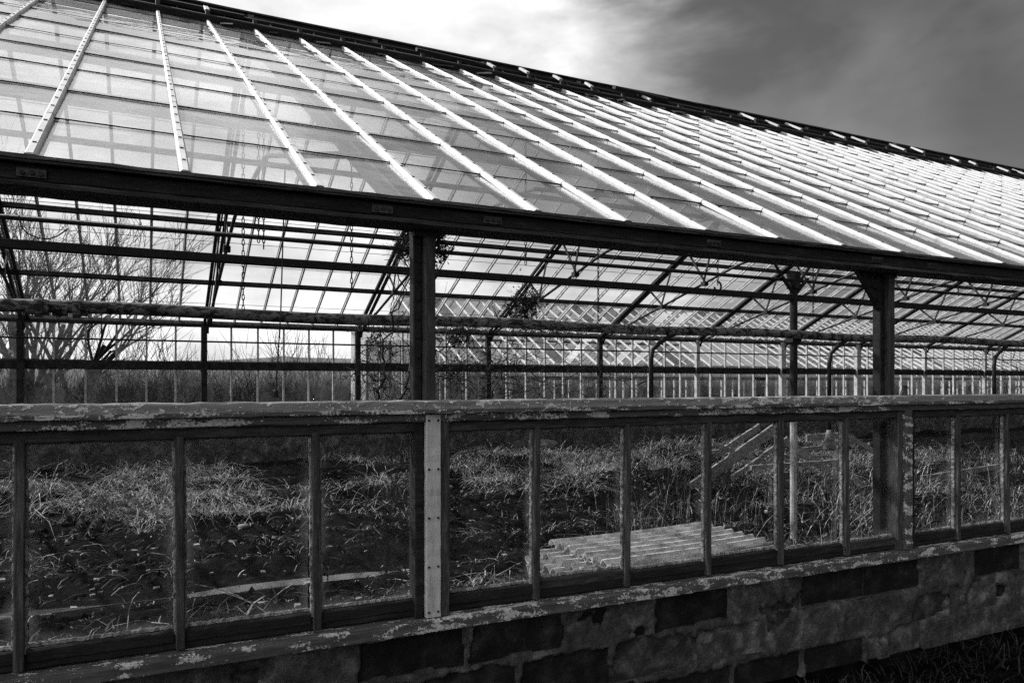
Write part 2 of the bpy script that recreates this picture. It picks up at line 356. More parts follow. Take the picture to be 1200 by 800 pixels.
def np_mesh(name, V, Q, mat, loc=(0, 0, 0), smooth=True, parent=None):
    me = bpy.data.meshes.new(name)
    k = Q.shape[1]
    me.vertices.add(len(V)); me.vertices.foreach_set('co', np.asarray(V, np.float32).ravel())
    me.loops.add(Q.size); me.loops.foreach_set('vertex_index', Q.astype(np.int32).ravel())
    me.polygons.add(len(Q)); me.polygons.foreach_set('loop_start', np.arange(0, Q.size, k, dtype=np.int32))
    me.polygons.foreach_set('loop_total', np.full(len(Q), k, np.int32))
    me.materials.append(MT[mat]); me.update(calc_edges=True)
    if smooth: me.polygons.foreach_set('use_smooth', np.ones(len(Q), bool))
    return place(bpy.data.objects.new(name, me), loc, parent)
tag(np_mesh('ground', np.stack([GX, GY, GZ], -1).reshape(-1, 3), q, 'soil'), kind='structure')
# far hills
def hill(name, y0, x0, x1, base, amp, seed):
    hx = np.linspace(x0, x1, 160); rows = []
    for t, h in ((0, 0), (.25, .45), (.6, .9), (1, 1), (1.6, .4), (2.2, 0)):
        rows.append(np.stack([hx, y0 + t * 90 + 0 * hx, -2 + h * (base + amp * fbm(hx, 0 * hx + 5, seed, .012, 5) + 1.6 * vnoise(hx, 0 * hx + t * 9, seed + 9, .25) * (h > .8))], -1))
    V = np.array(rows); i = np.arange(V.shape[0] * V.shape[1]).reshape(V.shape[:2])
    Q = np.stack([i[:-1, :-1], i[:-1, 1:], i[1:, 1:], i[1:, :-1]], -1).reshape(-1, 4)
    tag(np_mesh(name, V.reshape(-1, 3), Q, 'hill'), kind='structure')
hill('hill', 300, -500, 900, 9, 16, 71)

# ------------------------------------------------------------------ THE GREENHOUSE
GH = empty('greenhouse', (X0, YW, 0), 'long derelict greenhouse with glazed roof and open side vent in the foreground', 'greenhouse')
# --- block plinth
one('plinth_core', 'mortar', GH, lambda b: b.box(XL, XR, YW + .013, YW + .19, -.45, .625))
CH = .212
def block_at(x0, x1, z0, z1):
    b = MB(); nxb, nzb = 6, 4; g = []
    y = YW - .001
    for i in range(nxb + 1):
        for j in range(nzb + 1):
            x = x0 + (x1 - x0) * i / nxb; z = z0 + (z1 - z0) * j / nzb
            edge = i in (0, nxb) or j in (0, nzb)
            b.v.append((x + random.gauss(0, .002), y + (.008 if edge else 0) + random.gauss(0, .0022), z + random.gauss(0, .002)))
    w = nzb + 1
    for i in range(nxb):
        for j in range(nzb):
            b.f.append((i * w + j, (i + 1) * w + j, (i + 1) * w + j + 1, i * w + j + 1)); b.m.append(0)
    k = len(b.v)
    ring = [i * w for i in range(nxb + 1)] + [nxb * w + j for j in range(1, nzb + 1)] + [i * w + nzb for i in range(nxb - 1, -1, -1)] + [j for j in range(nzb - 1, 0, -1)]
    for r in ring: x, yy, z = b.v[r]; b.v.append((x, YW + .1, z))
    for t in range(len(ring)):
        u2 = (t + 1) % len(ring); b.f.append((ring[t], k + t, k + u2, ring[u2])); b.m.append(0)
    b.build('block', 'block', GH)
for c in range(3):
    z1 = .622 - c * CH; z0 = z1 - CH + .016
    off = 1.915 if c % 2 == 0 else 2.17
    for i in range(-9, 13):
        xa = off - 1.145 + .02 + i * S
        if xa < -3.5 or xa > 7.2: continue
        block_at(xa + .009, xa + S - .009, z0, z1)
# plaster coat: a crusty sheet standing proud of the blocks where it still holds
PX = np.arange(-1.5, 8.0, .013); PZ = np.arange(-.03, .632, .013)
AX, AZ = np.meshgrid(PX, PZ, indexing='ij')
f1 = fbm(AX, AZ, 81, 4.5, 5); f2 = fbm(AX, AZ, 86, 9, 4)
ci = np.clip(np.floor((.622 - AZ) / CH + .04).astype(int), 0, 2); joff = np.where(ci % 2 == 0, 1.915, 2.17) - 1.145 + .02
bu = (AX - joff) / S; bi = np.floor(bu).astype(int)
brand = np.random.default_rng(19).random((3, 64))[ci, (bi + 20) % 64]
dj = np.minimum(np.minimum(bu - bi, 1 - (bu - bi)) * S, np.minimum(np.abs(AZ - (.622 - ci * CH)), np.abs(AZ - (.622 - (ci + 1) * CH)))) # distance to the nearest joint
f3 = fbm(AX, AZ, 95, 26, 3)
cover = -.40 + .60 * (brand > .64) - .1 * (brand < .3) + .9 * (f1 - .5) + .30 * (f2 - .5) + .22 * (f3 - .5) + .34 * sst(3.1, 4.6, AX)
cover = np.maximum(cover, (.013 + .020 * (f2 - .5) * 2 - dj) * 9 + .5 * (f1 - .46))           # mortar smeared wide over the joints
for hx, hz, rx, rz in ((3.95, .50, .24, .09), (4.45, .29, .20, .09), (5.05, .5, .20, .085), (5.0, .30, .20, .045)):
    cover = cover - .9 * np.exp(-(((AX - hx) / rx) ** 4 + ((AZ - hz) / rz) ** 4))
lift = sst(-.02, .03, cover)
PY = YW + .034 - .050 * lift + (.010 * (f2 - .5) + .006 * (fbm(AX, AZ, 91, 30, 3) - .5)) * lift - .002 * rng.standard_normal(AX.shape) * 0
idp = np.arange(AX.size).reshape(AX.shape)
qp = np.stack([idp[:-1, :-1], idp[1:, :-1], idp[1:, 1:], idp[:-1, 1:]], -1).reshape(-1, 4)
keep = (lift.reshape(-1)[qp] > .02).any(1)
np_mesh('plaster_coat', np.stack([AX, PY, AZ], -1).reshape(-1, 3) - np.array([X0, YW, 0]), qp[keep], 'plaster', (X0, YW, 0), True, GH)

# --- sill, rail, header of the lower glazing
zt = lambda d: EYE + d
def run(name, mat, y0, y1, z0, z1, seg=60, jit=.0016, xa=-4.0, xb=9.0):
    """A board along the wall: the worn stretch in front, plain beyond."""
    b = MB()
    b.bar((xa, (y0 + y1) / 2, (z0 + z1) / 2), (xb, (y0 + y1) / 2, (z0 + z1) / 2), y1 - y0, z1 - z0, seg=seg * 5, jit=jit * .6)
    b.box(XL, xa, y0, y1, z0, z1); b.box(xb, XR, y0, y1, z0, z1)
    return b.build(name, mat, GH)
run('sill', 'flaky', YW - .05, YW + .14, zt(-1.050), zt(-1.012))
run('sill_nosing', 'flaky', YW - .058, YW - .030, zt(-1.066), zt(-1.018), jit=.002)
run('bottom_rail', 'dark_wood', YW + .012, YW + .075, zt(-1.010), zt(-.935))
run('cap_rail', 'moss', YW - .045, YW + .19, zt(-.116), zt(-.076), jit=.002)
run('cap_nosing', 'flaky', YW - .060, YW - .020, zt(-.130), zt(-.112), jit=.002)
run('rail_fascia', 'flaky', YW - .035, YW + .03, zt(-.166), zt(-.131), jit=.0016)
run('head_rail', 'grey_wood_h', YW - .010, YW + .06, zt(-.212), zt(-.167), jit=.0012)
# --- window mullions, panes, putty
NM0, NM1 = -8, 14
for n in range(NM0, NM1 + 1):
    x = X0 + n * S
    if n % 6 == 0:
        continue
    b = MB(); lean = random.gauss(0, .004)
    b.bar((x + lean, YW + .015, zt(-1.0)), (x, YW + .015, zt(-.20)), .032, .055, up=(0, 1, 0), seg=24, jit=.0006)
    b.bar((x + lean - .019, YW + .02, zt(-.95)), (x - .019, YW + .02, zt(-.21)), .010, .018, up=(0, 1, 0), m=1, seg=60, jit=.0012)
    b.bar((x + lean + .019, YW + .02, zt(-.95)), (x + .019, YW + .02, zt(-.21)), .010, .018, up=(0, 1, 0), m=1, seg=60, jit=.0012)
    b.build('mullion', ['grey_wood', 'putty'], GH)
for n in range(NM0, NM1):
    xa, xb = X0 + n * S + .022, X0 + (n + 1) * S - .022
    if n % 6 == 0: xa += .045
    if n % 6 == 5: xb -= .045
    drop = random.choice((0, .02, .045)) if n != 1 else .05
    zb = zt(-.925) + (.015 if n in (1, 3) else 0)
    w = MB(); t = random.gauss(0, .002)
    pane_into(w, [(xa, YW + .042, zb), (xb, YW + .042 + t, zb), (xb, YW + .042 + t, zt(-.205)), (xa, YW + .042, zt(-.205))], .003)
    po = w.build('window_pane', 'window_glass', GH)
    f = MB(); f.bar((xa, YW + .034, zb), (xb, YW + .034, zb), .010, .013, seg=70, jit=.0012); f.build('putty', 'putty', po)
    f = MB(); f.bar((xa, YW + .036, zt(-.213)), (xb, YW + .036, zt(-.213)), .008, .011, seg=60, jit=.001); f.build('putty', 'putty', po)
    r = MB(); r.bar((xa - .004, YW + .03, zb - .032), (xb + .004, YW + .03, zb - .032), .05, .05, seg=12, jit=.001)
    r.build('sash_rail', 'grey_wood_h' if n in (1, 5) else 'dark_wood', GH)
# --- cover boards at the bay lines
for k in range(-1, 3):
    x = X0 + k * BAY
    b = MB()
    if k == 0:
        b.bar((x - .012, YW - .022, zt(-1.008)), (x - .012, YW - .022, zt(-.135)), .068, .03, up=(0, 1, 0), seg=30, jit=.0008)
        o = b.build('cover_board', 'white_board', GH); o['label'] = 'white painted cover board with two rows of bolts'
        c = MB()
        for zz in (-.16, -.37, -.58, -.79, -.985):
            for dx in (-.022, .020):
                c.tube([(x - .012 + dx, YW - .036, zt(zz)), (x - .012 + dx, YW - .041, zt(zz))], .0052, 8)
        c.build('bolt', 'bolt', o)
        d = MB(); d.bar((x + .045, YW + .005, zt(-1.008)), (x + .045, YW + .005, zt(-.17)), .042, .07, up=(0, 1, 0), seg=30, jit=.001); d.build('window_jamb', 'grey_wood', GH)
        d = MB(); d.bar((x - .070, YW + .012, zt(-1.008)), (x - .070, YW + .012, zt(-.17)), .038, .06, up=(0, 1, 0), seg=30, jit=.001); d.build('window_jamb', 'dark_wood', GH)
    else:
        b.bar((x, YW - .012, zt(-1.008)), (x, YW - .012, zt(-.135)), .062, .05, up=(0, 1, 0), seg=40, jit=.0016)
        b.build('cover_board', 'flaky', GH)
        for sx_ in (-1, 1):
            d = MB(); d.bar((x + sx_ * .055, YW + .012, zt(-1.008)), (x + sx_ * .055, YW + .012, zt(-.17)), .04, .06, up=(0, 1, 0), seg=24, jit=.001); d.build('window_jamb', 'grey_wood' if sx_ < 0 else 'dark_wood', GH)
# --- posts of the open side
YP = 3.275
for k in range(KL, KR + 1):
    x = X0 + k * BAY
    b = MB()
    b.bar((x + .022, YP, ZIN), (x + .022, YP, ZE - .05), .052, .095, up=(0, 1, 0), seg=24 if -1 < k < 3 else 1, jit=.001)
    b.bar((x - .026, YP + .015, ZIN), (x - .026, YP + .015, ZE - .05), .042, .06, up=(0, 1, 0), m=1, seg=12, jit=.0008)
    for i in range(8):
        z = 1.72 + i * .085
        b.tube([(x - .026, YP - .016, z), (x - .026, YP - .024, z)], .010, 6, 1)
    b.box(x - .055, x + .06, YP - .05, YP - .046 + .012, ZE - .14, ZE - .085, 1)
    po = b.build('post', ['post_grey', 'steel'], GH)
    if k == 1:
        g = MB(); g.add([(x - .27, YP - .02, ZE - .09), (x - .05, YP - .02, ZE - .09), (x - .05, YP - .02, ZE - .34), (x - .075, YP - .02, ZE - .32),
                         (x - .27, YP + .01, ZE - .09), (x - .05, YP + .01, ZE - .09), (x - .05, YP + .01, ZE - .34), (x - .075, YP + .01, ZE - .32)],
                        [(3, 2, 1, 0), (4, 5, 6, 7), (0, 1, 5, 4), (1, 2, 6, 5), (2, 3, 7, 6), (3, 0, 4, 7)])
        for dx, dz in ((-.21, -.13), (-.14, -.14), (-.09, -.14), (-.09, -.21), (-.12, -.20), (-.075, -.28)): g.tube([(x + dx, YP - .02, ZE + dz), (x + dx, YP - .03, ZE + dz)], .011, 6)
        g.build('gusset_plate', 'steel', po)
        g = MB(); pts = [(x + .06, YW + .02, zt(-.076)), (x + .0, YW + .02, zt(-.076)), (x + .035, YW + .02, zt(-.012)), (x + .055, YW + .02, zt(-.02))]
        g.add(pts + [(a, YW + .035, c) for a, _, c in pts], [(0, 1, 2, 3), (7, 6, 5, 4), (0, 4, 5, 1), (1, 5, 6, 2), (2, 6, 7, 3), (3, 7, 4, 0)])
        g.build('corner_block', 'plaster', GH)
# --- front eave: drip strips, beam, bottom lip, bracket plates
for i, (dy, z0, z1) in enumerate(((-.085, -.011, -.002), (-.095, -.019, -.012), (-.088, -.028, -.020))):
    run('drip_strip', 'beam_lip', YE + dy, YE + .09, ZE + z0, ZE + z1, seg=30, jit=.0012)
run('eave_beam', 'dark_wood', YE - .055, YE + .12, ZE - .090, ZE - .029, seg=30, jit=.0015)
run('beam_edge', 'grey_wood_h', YE - .068, YE + .11, ZE - .110, ZE - .091, seg=30, jit=.0016)
for u, v in ((37, 203), (448, 247), (577, 262), (836, 287), (1027, 306), (1092, 313)):
    p = px(u, v, YE - .057); b = MB()
    b.box(p.x - .045, p.x + .045, p.y - .007, p.y, ZE - .076, ZE - .045)
    for dx in (-.028, 0, .028): b.tube([(p.x + dx, p.y - .007, ZE - .060 - abs(dx) * .1), (p.x + dx, p.y - .014, ZE - .060 - abs(dx) * .1)], .0085, 8, 1)
    b.build('bracket_plate', ['beam_lip', 'bolt'], GH)

# --- roof structure
def zf(y): return ZE + SLN * (y - YE)          # front slope
def zb_(y): return ZF + SLF * (YF - y)         # rear slope
NRM_F = Vector((0, -SLN, 1)).normalized(); NRM_B = Vector((0, SLF, 1)).normalized()
YTOP = 9.14
ROW = .615
nb0, nb1 = int(round((XL - X0) / S)), int(round((XR - X0) / S))
prof_cap = [(-.019, -.006), (.019, -.006), (.018, .008), (.011, .018), (-.011, .018), (-.018, .008)]
def front_bar(x, detail):
    b = MB(); y0 = YE - .012
    b.bar((x, YE, zf(YE) - .03), (x, YTOP + .4, zf(YTOP + .4) - .03), .03, .05, up=NRM_F, m=2)
    y = y0; i = 0
    while y < YTOP:
        y1 = min(YE + (i + 1) * ROW + .006, YTOP + .02)
        lift = .011
        off = random.gauss(0, .0004)
        b.bar(Vector((x + off, y, zf(y))) + NRM_F * (lift + .0012), Vector((x + off * .5, y1, zf(y1))) + NRM_F * lift, .05, .03, up=NRM_F, prof=prof_cap)
        if detail:
            if i: b.bar(Vector((x, y - .004, zf(y - .004))) + NRM_F * lift, Vector((x, y + .002, zf(y + .002))) + NRM_F * lift, .06, .04, up=NRM_F, m=1, prof=[(a * 1.04, c * 1.06) for a, c in prof_cap])
            for t in (.22, .5, .78):
                yy = y + (y1 - y) * t; c = Vector((x, yy, zf(yy))) + NRM_F * (lift + .020)
                b.bar(c - Vector((.007, 0, 0)), c + Vector((.007, 0, 0)), .006, .005, up=NRM_F, m=1)
        y = y1; i += 1
    e = Vector((x, y0 - .002, zf(y0 - .002))) + NRM_F * .016
    b.bar(e - Vector((0, .012, .0065)), e, .038, .026, up=NRM_F, m=1)
    b.build('glazing_bar', ['white_bar', 'bolt', 'far_wood'], GH)
for n in range(nb0, nb1 + 1):
    x = X0 + n * S + .024
    front_bar(x, -1.5 < x < 14)
panes = []
def quad_area(c):
    pp = [proj(v) for v in c]
    if any(p[0] < -120 or p[0] > 1320 for p in pp) or all(p[1] < 0 for p in pp): return 0
    a = 0
    for i in range(4):
        x1, y1 = pp[i]; x2, y2 = pp[(i + 1) % 4]; a += x1 * y2 - x2 * y1
    return abs(a) / 2
for n in range(nb0, nb1):
    xa, xb = X0 + n * S + .024 + .012, X0 + (n + 1) * S + .024 - .012
    y = YE - .02; i = 0
    while y < YTOP - .05:
        y1 = min(YE + (i + 1) * ROW, YTOP)
        lo, hi = .009, .001
        d1, d2 = random.gauss(0, .0012), random.gauss(0, .0012)
        a, c = y - .004, y1 + .012
        q4 = [Vector((xa, a, zf(a))) + NRM_F * (lo + d1), Vector((xb, a, zf(a))) + NRM_F * (lo - d1), Vector((xb, c, zf(c))) + NRM_F * (hi + d2), Vector((xa, c, zf(c))) + NRM_F * (hi - d2)]
        panes.append((quad_area(q4), q4, 'roof_glass'))
        y = y1; i += 1
# rear slope panes (rows from the rear eave up)
gap = {(3, 8), (9, 7), (14, 6), (21, 8)}
for n in range(nb0, nb1):
    xa, xb = X0 + n * S + .010, X0 + (n + 1) * S - .010
    for i in range(11):
        y1 = YF - i * ROW * .98; y0 = max(YR + .25, YF - (i + 1) * ROW * .98)
        if y1 <= y0 + .05: continue
        d1 = random.gauss(0, .0015)
        q4 = [Vector((xa, y1, zb_(y1))) + NRM_B * (.009 + d1), Vector((xb, y1, zb_(y1))) + NRM_B * (.009 - d1), Vector((xb, y0 - .01, zb_(y0 - .01))) + NRM_B * .001, Vector((xa, y0 - .01, zb_(y0 - .01))) + NRM_B * .001]
        if (n, i) in gap: continue
        ar = quad_area(q4)
        vv = proj(q4[0])[1]
        panes.append((ar * (.9 if vv > 225 else .02), q4, 'far_glass'))
panes.sort(key=lambda t: -t[0])
for a, q4, m in panes[:300]:
    b = MB(); pane_into(b, q4, .004); b.build('roof_pane', m, GH)
for m in ('roof_glass', 'far_glass'):
    b = MB()
    for a, q4, mm in panes[300:]:
        if mm == m: pane_into(b, q4, .004)
    if b.v:
        o = b.build('roof_glazing', m, GH); o['kind'] = 'stuff'
# rear glazing bars
for n in range(nb0, nb1 + 1):
    x = X0 + n * S; b = MB()
    b.bar(Vector((x, YF + .02, zb_(YF + .02))) - NRM_B * .022, Vector((x, YR, zb_(YR))) - NRM_B * .028, .028, .055, up=NRM_B, m=0)
    b.bar(Vector((x, YF + .02, zb_(YF + .02))) + NRM_B * .018, Vector((x, YR + .2, zb_(YR + .2))) + NRM_B * .018, .044, .018, up=NRM_B, m=1)
    b.tube([(x, YF - .03, ZF - .03), (x, YF - .03, ZF - .075)], .022, 6, 0)
    b.build('glazing_bar', ['far_paint', 'white_bar'], GH)
# rafters and trusses on the bay lines
for k in range(KL, KR + 1):
    x = X0 + k * BAY
    for dx in (-.055, .055):
        one('rafter', 'steel', GH, lambda b: b.bar(Vector((x + dx, YF, zb_(YF))) - NRM_B * .075, Vector((x + dx, YR, zb_(YR))) - NRM_B * .075, .05, .06, up=NRM_B))
    one('rafter', 'steel', GH, lambda b: b.bar(Vector((x + .02, YP, zf(YP))) - NRM_F * .13, Vector((x + .02, YR, zf(YR))) - NRM_F * .13, .07, .12, up=NRM_F))
    # lower chord rising from the rear post, levelling off under the ridge
    pts = [(x, YF - .12, ZF - .24), (x, YF - .13, ZF - .17), (x, YF - .2, ZF - .10), (x, YF - .34, ZF - .05)]
    ych = 11.35; zch = ZF - .05 + .245 * (YF - .34 - ych)
    pts += [(x, ych, zch), (x, ych - .25, zch + .045), (x, ych - .55, zch + .07), (x, 8.4, zch + .1)]
    zn = zf(YP) - .3
    pts += [(x, 8.0, zch + .06), (x, YP + 1.5, zf(YP + 1.5) - .22)]
    one('truss_chord', 'pipe_dark', GH, lambda b: b.tube(pts, .025, 8), smooth=True)
    for yc, ya, yb in ((12.2, 12.75, 11.75), (13.6, 14.1, 13.2)):
        zc = ZF - .05 + .245 * (YF - .34 - yc)
        def vee(b):
            b.bar((x + .03, yc, zc), (x + .03, ya, zb_(ya) - .08), .045, .02, up=(1, 0, 0)); b.bar((x - .03, yc, zc), (x - .03, yb, zb_(yb) - .08), .045, .02, up=(1, 0, 0))
            b.box(x - .05, x + .05, yc - .06, yc + .06, zc - .055, zc + .03)
        one('strut', 'steel', GH, vee)
# purlins
def along(name, mat, y, z, w, h, up=(0, 0, 1)):
    one(name, mat, GH, lambda b: b.bar((XL, y, z), (XR, y, z), w, h, up=up, seg=40, jit=.002))
for y in (13.08, 14.68, 11.7, 10.4):
    along('purlin', 'far_wood', y, zb_(y) - .085, .05, .085 if y > 13 else .08, NRM_B)
for y in (4.7, 6.2, 7.7):
    along('purlin', 'far_wood', y, zf(y) - .085, .05, .085, NRM_F)
# --- ridge: beam, vent header, tilted vent sashes half stripped of glass
ZTOP = EYE + .46 * YR
along('ridge_beam', 'dark_wood', YR - .02, ZTOP - .075, .10, .15)
along('ridge_cap', 'beam_lip', YR - .02, ZTOP + .006, .16, .02)
along('vent_header', 'dark_wood', YTOP + .05, zf(YTOP + .05) + .03, .10, .11, NRM_F)
along('vent_board', 'dark_wood', YTOP + .29, zf(YTOP + .29) + .085, .05, .07, NRM_F)
along('ridge_plate', 'dark_wood', YR - .1, ZTOP - .22, .06, .09)
for n in range(nb0, nb1 + 1):
    x = X0 + n * S + .024
    h = random.random()
    one('vent_stay', 'steel', GH, lambda b: b.bar((x, YTOP + .02, zf(YTOP) + .07), (x, YTOP + .05, zf(YTOP) + .15), .05, .03))
    one('vent_stay', 'steel', GH, lambda b: b.bar((x + .2, YTOP + .06, zf(YTOP) + .05), (x + .2, YTOP + .3, zf(YTOP + .3) + .10), .022, .03))
    if h < .7:
        w = .10 + .28 * random.random(); b = MB(); ya, yb = YTOP + .31, YR - .09
        za, zb2 = zf(ya) + .115, ZTOP - .17
        s0 = random.random() * .1
        pane_into(b, [(x + .02 + s0, ya, za), (x + .02 + s0 + w, ya, za), (x + .02 + s0 + w * random.uniform(.5, 1), yb, zb2), (x + .02 + s0 + w * .3, yb, zb2)], .004)
        b.build('vent_glass', 'wash_glass', GH)
    if n % 2 == 0 and random.random() < .75:
        L = random.uniform(.3, 1.0); dz = random.uniform(.0, .10); dy = random.uniform(-.05, .12)
        one('vent_sash', 'dark_wood', GH, lambda b: b.bar((x, YTOP + .25 + dy, zf(YTOP + .25) + .10 + dz), (x + L, YTOP + .25 + dy, zf(YTOP + .25) + .10 + dz * random.uniform(.3, 1)), .09, .05, up=NRM_F))
    if random.random() < .6:
        L = random.uniform(.12, .34); t = random.uniform(.0, .05)
        one('bar_end', 'white_bar', GH, lambda b: b.bar((x, YTOP + .07, zf(YTOP + .07) + .105 + t), (x + random.gauss(0, .02), YTOP + .07 + L, zf(YTOP + .07 + L) + .125 + t), .05, .03, up=NRM_F))
    for q_ in range(2):
        if random.random() < .75:
            xa_ = x + random.uniform(0, .4); L = random.uniform(.06, .30); hh_ = random.uniform(.05, .20)
            one('flashing_scrap', 'dark_wood', GH, lambda b: b.bar((xa_, YTOP - hh_ / 2, zf(YTOP - hh_ / 2) + .03), (xa_ + L, YTOP - hh_ / 2 + random.gauss(0, .02), zf(YTOP - hh_ / 2) + .04), hh_, .012, up=NRM_F))
    if n % 3 == 0:
        one('vent_hinge', 'zinc', GH, lambda b: b.box(x - .035, x + .035, YR - .079, YR - .073, ZTOP - .06, ZTOP - .015))

# --- rear wall
one('plinth_core', 'plaster', GH, lambda b: b.box(XL, XR, YF - .05, YF + .15, -.5, EYE - .62))
along('sill', 'far_paint', YF - .02, EYE - .60, .2, .04)
along('transom', 'far_wood', YF - .03, EYE + .345, .07, .17)
along('gutter_rail', 'zinc', YF - .02, ZF - .025, .10, .06)
along('eave_plate', 'far_wood', YF - .05, ZF - .085, .06, .06)
one('tie_rod', 'pipe_dark', GH, lambda b: b.tube([(XL, YF - .12, EYE + .82), (XR, YF - .12, EYE + .80)], .018, 6))
for k in range(KL, KR + 1):
    x = X0 + k * BAY - .06
    o = one('post', ['far_wood', 'far_paint'], GH, lambda b: (b.bar((x, YF - .06, EYE - .618), (x, YF - .06, ZF - .06), .17 if k in (5, 6) else .11, .15 if k in (5, 6) else .12, up=(0, 1, 0), m=1 if k >= 4 else 0),  # right-hand posts get white paint in place of sunlit faces, others stay dark
        b.box(x - .075, x + .075, YF - .135, YF - .122, EYE + .26, EYE + .42)))
for n in range(nb0, nb1 + 1):
    if n % 6 == 0: continue
    x = X0 + n * S - .06
    one('mullion', 'far_paint', GH, lambda b: (b.bar((x, YF + .005, EYE - .58), (x, YF + .005, ZF - .06), .036, .06, up=(0, 1, 0))))
for n in range(nb0, nb1):
    xa, xb = X0 + n * S - .045, X0 + (n + 1) * S - .075
    if n % 6 == 0: xa += .04
    if n % 6 == 5: xb -= .04
    for z0, z1 in ((EYE - .58, EYE + .255), (EYE + .435, ZF - .06)):
        if proj((xa, YF, z0))[0] < -60 or proj((xa, YF, z0))[0] > 1260: continue
        if random.random() < .06: continue
        b = MB(); pane_into(b, [(xa, YF + .02, z0), (xb, YF + .02, z0), (xb, YF + .02, z1), (xa, YF + .02, z1)], .004)
        po = b.build('wall_pane', 'far_glass', GH)

# --- heating pipes on the row of iron columns
YC = 7.12
one('heating_main', 'pipe', GH, lambda b: b.tube([(XL + (XR - XL) * i / 80, YC - .1, EYE + .605 + .012 * math.sin(i * .9) + .00028 * (i - 20)) for i in range(81)], .052, 14), smooth=True)
def flange(b, x, z):
    for dx, r in ((-.20, .062), (-.14, .078), (-.10, .066), (-.02, .070), (.03, .066), (.12, .080), (.17, .062)):
        b.tube([(x + dx - .028, YC - .1, z), (x + dx + .028, YC - .1, z)], r, 12)
for u in (70,):
    p = px(u, 361, YC - .1); one('pipe_coupling', 'pipe', GH, lambda b: flange(b, p.x, EYE + .60), smooth=False)
one('vent_shaft', 'pipe_dark', GH, lambda b: b.bar((XL, YC, EYE + 1.105), (XR, YC, EYE + 1.06), .07, .075, seg=30, jit=.002))
one('roof_pipe', 'pipe_dark', GH, lambda b: b.tube([(XL, YC + .02, EYE + 1.315), (XR, YC + .02, EYE + 1.30)], .022, 8), smooth=True)
for k, ok in ((2, 1), (5, 1), (8, 1)):
    x = px(930, 400, YC).x + (k - 2) * BAY
    def colm(b):
        b.tube([(x, YC, ZIN - .1), (x, YC, EYE - .3)], .045, 10); b.tube([(x, YC, EYE - .3), (x, YC, EYE + 1.23)], .05, 10, 1)
        for sx_ in (-1, 1):
            b.bar((x, YC - .02, EYE + 1.12), (x + sx_ * .22, YC - .02, EYE + 1.34), .05, .03, m=1)
            b.bar((x, YC + .02, EYE + 1.15), (x + sx_ * .30, YC + .02, EYE + 1.50), .025, .03, m=1)
        b.box(x - .05, x + .05, YC - .07, YC + .07, EYE + 1.20, EYE + 1.40, 1)
        b.box(x - .075, x + .075, YC - .06, YC + .06, EYE + .52, EYE + .58, 1)
    one('column', ['far_paint', 'pipe_dark'], GH, colm)
for i, (u, v1) in enumerate(((763, 500), (972, 520), (1165, 520))):
    p = px(u, 420, YC - .1); x = p.x
    zz = px(u, v1, YC - .1).z
    one('drop_pipe', 'pipe_dark', GH, lambda b: b.tube([(x + .42, YC - .1, EYE + .60), (x + .28, YC - .1, EYE + .55), (x + .12, YC - .1, EYE + .46), (x + .02, YC - .1, EYE + .38), (x, YC - .1, EYE + .26), (x, YC - .1, zz)], .027, 10), smooth=True)
    if i == 1:
        def cone(b): b.tube([(x, YC - .1, EYE - .60), (x, YC - .1, EYE - .66), (x, YC - .1, EYE - .84), (x, YC - .1, EYE - .86)], [.035, .045, .085, .07], 12)
        one('pipe_hood', 'zinc', GH, cone, smooth=True)

# ------------------------------------------------------------------ things inside
# hanging chains and the weighted cord
def chain(u, v1, Y, label, hook=False, step=.045):
    p = px(u, v1, Y); ztop = zf(Y) - .12
    b = MB(); z = ztop; i = 0
    while z > p.z:
        a = .010; h = step * .62
        ring = [Vector((math.cos(t) * a, 0, math.sin(t) * h)) for t in [2 * math.pi * j / 8 for j in range(9)]]
        if i % 2: ring = [Vector((0, v.x, v.z)) for v in ring]
        b.tube([Vector((p.x, Y, z - step / 2)) + r for r in ring], .0042, 4, cap=False)
        z -= step; i += 1
    if hook: b.tube([(p.x + .05 * math.sin(t), Y, p.z - .05 + .05 * math.cos(t)) for t in [j * .5 for j in range(10)]], .012, 6)
    tag(b.build('hanging_chain', 'pipe_dark'), label, 'chain', 'chains hanging from the roof')
chain(285, 362, 6.6, 'long rusty chain hanging left of the weighted cord')
chain(303, 283, 6.2, 'short chain hanging just right of the longest left chain')
chain(309, 286, 6.2, 'short chain directly left of the weighted cord')
chain(412, 335, 6.4, 'chain hanging between the weighted cord and the vine covered post')
chain(616, 308, 6.4, 'short stub of chain right of the vine covered post')
chain(701, 375, 6.6, 'long thin chain hanging midway between the two posts')
chain(841, 330, 6.6, 'chain ending in a round hook left of the iron column', True)
chain(953, 372, 6.6, 'chain hanging just right of the iron column')
chain(1123, 345, 6.6, 'chain hanging at right of the gusseted post')
cd = empty('pull_cord', px(323, 466, 6.6), 'long straight pull cord ending in a small weight', 'cord')
one('cord', 'pipe_dark', cd, lambda b: b.tube([px(334, 366, 6.6) + Vector((.0, 0, 1.2)), px(329, 366, 6.6), px(323, 462, 6.6)], .006, 5))
one('weight', 'pipe_dark', cd, lambda b: b.tube([px(323, 456, 6.6), px(323, 458, 6.6), px(323, 466, 6.6)], [.008, .022, .026], 8))
def slack():
    b = MB(); P = [px(u, v, YC - .05) for u, v in ((22, 252), (25, 266), (33, 274), (45, 279), (57, 280), (68, 276), (80, 268))]
    b.tube(P, .006, 5); return b.build('slack_wire', 'pipe_dark')
tag(slack(), 'loose wire drooping from the roof pipe at far left', 'wire')

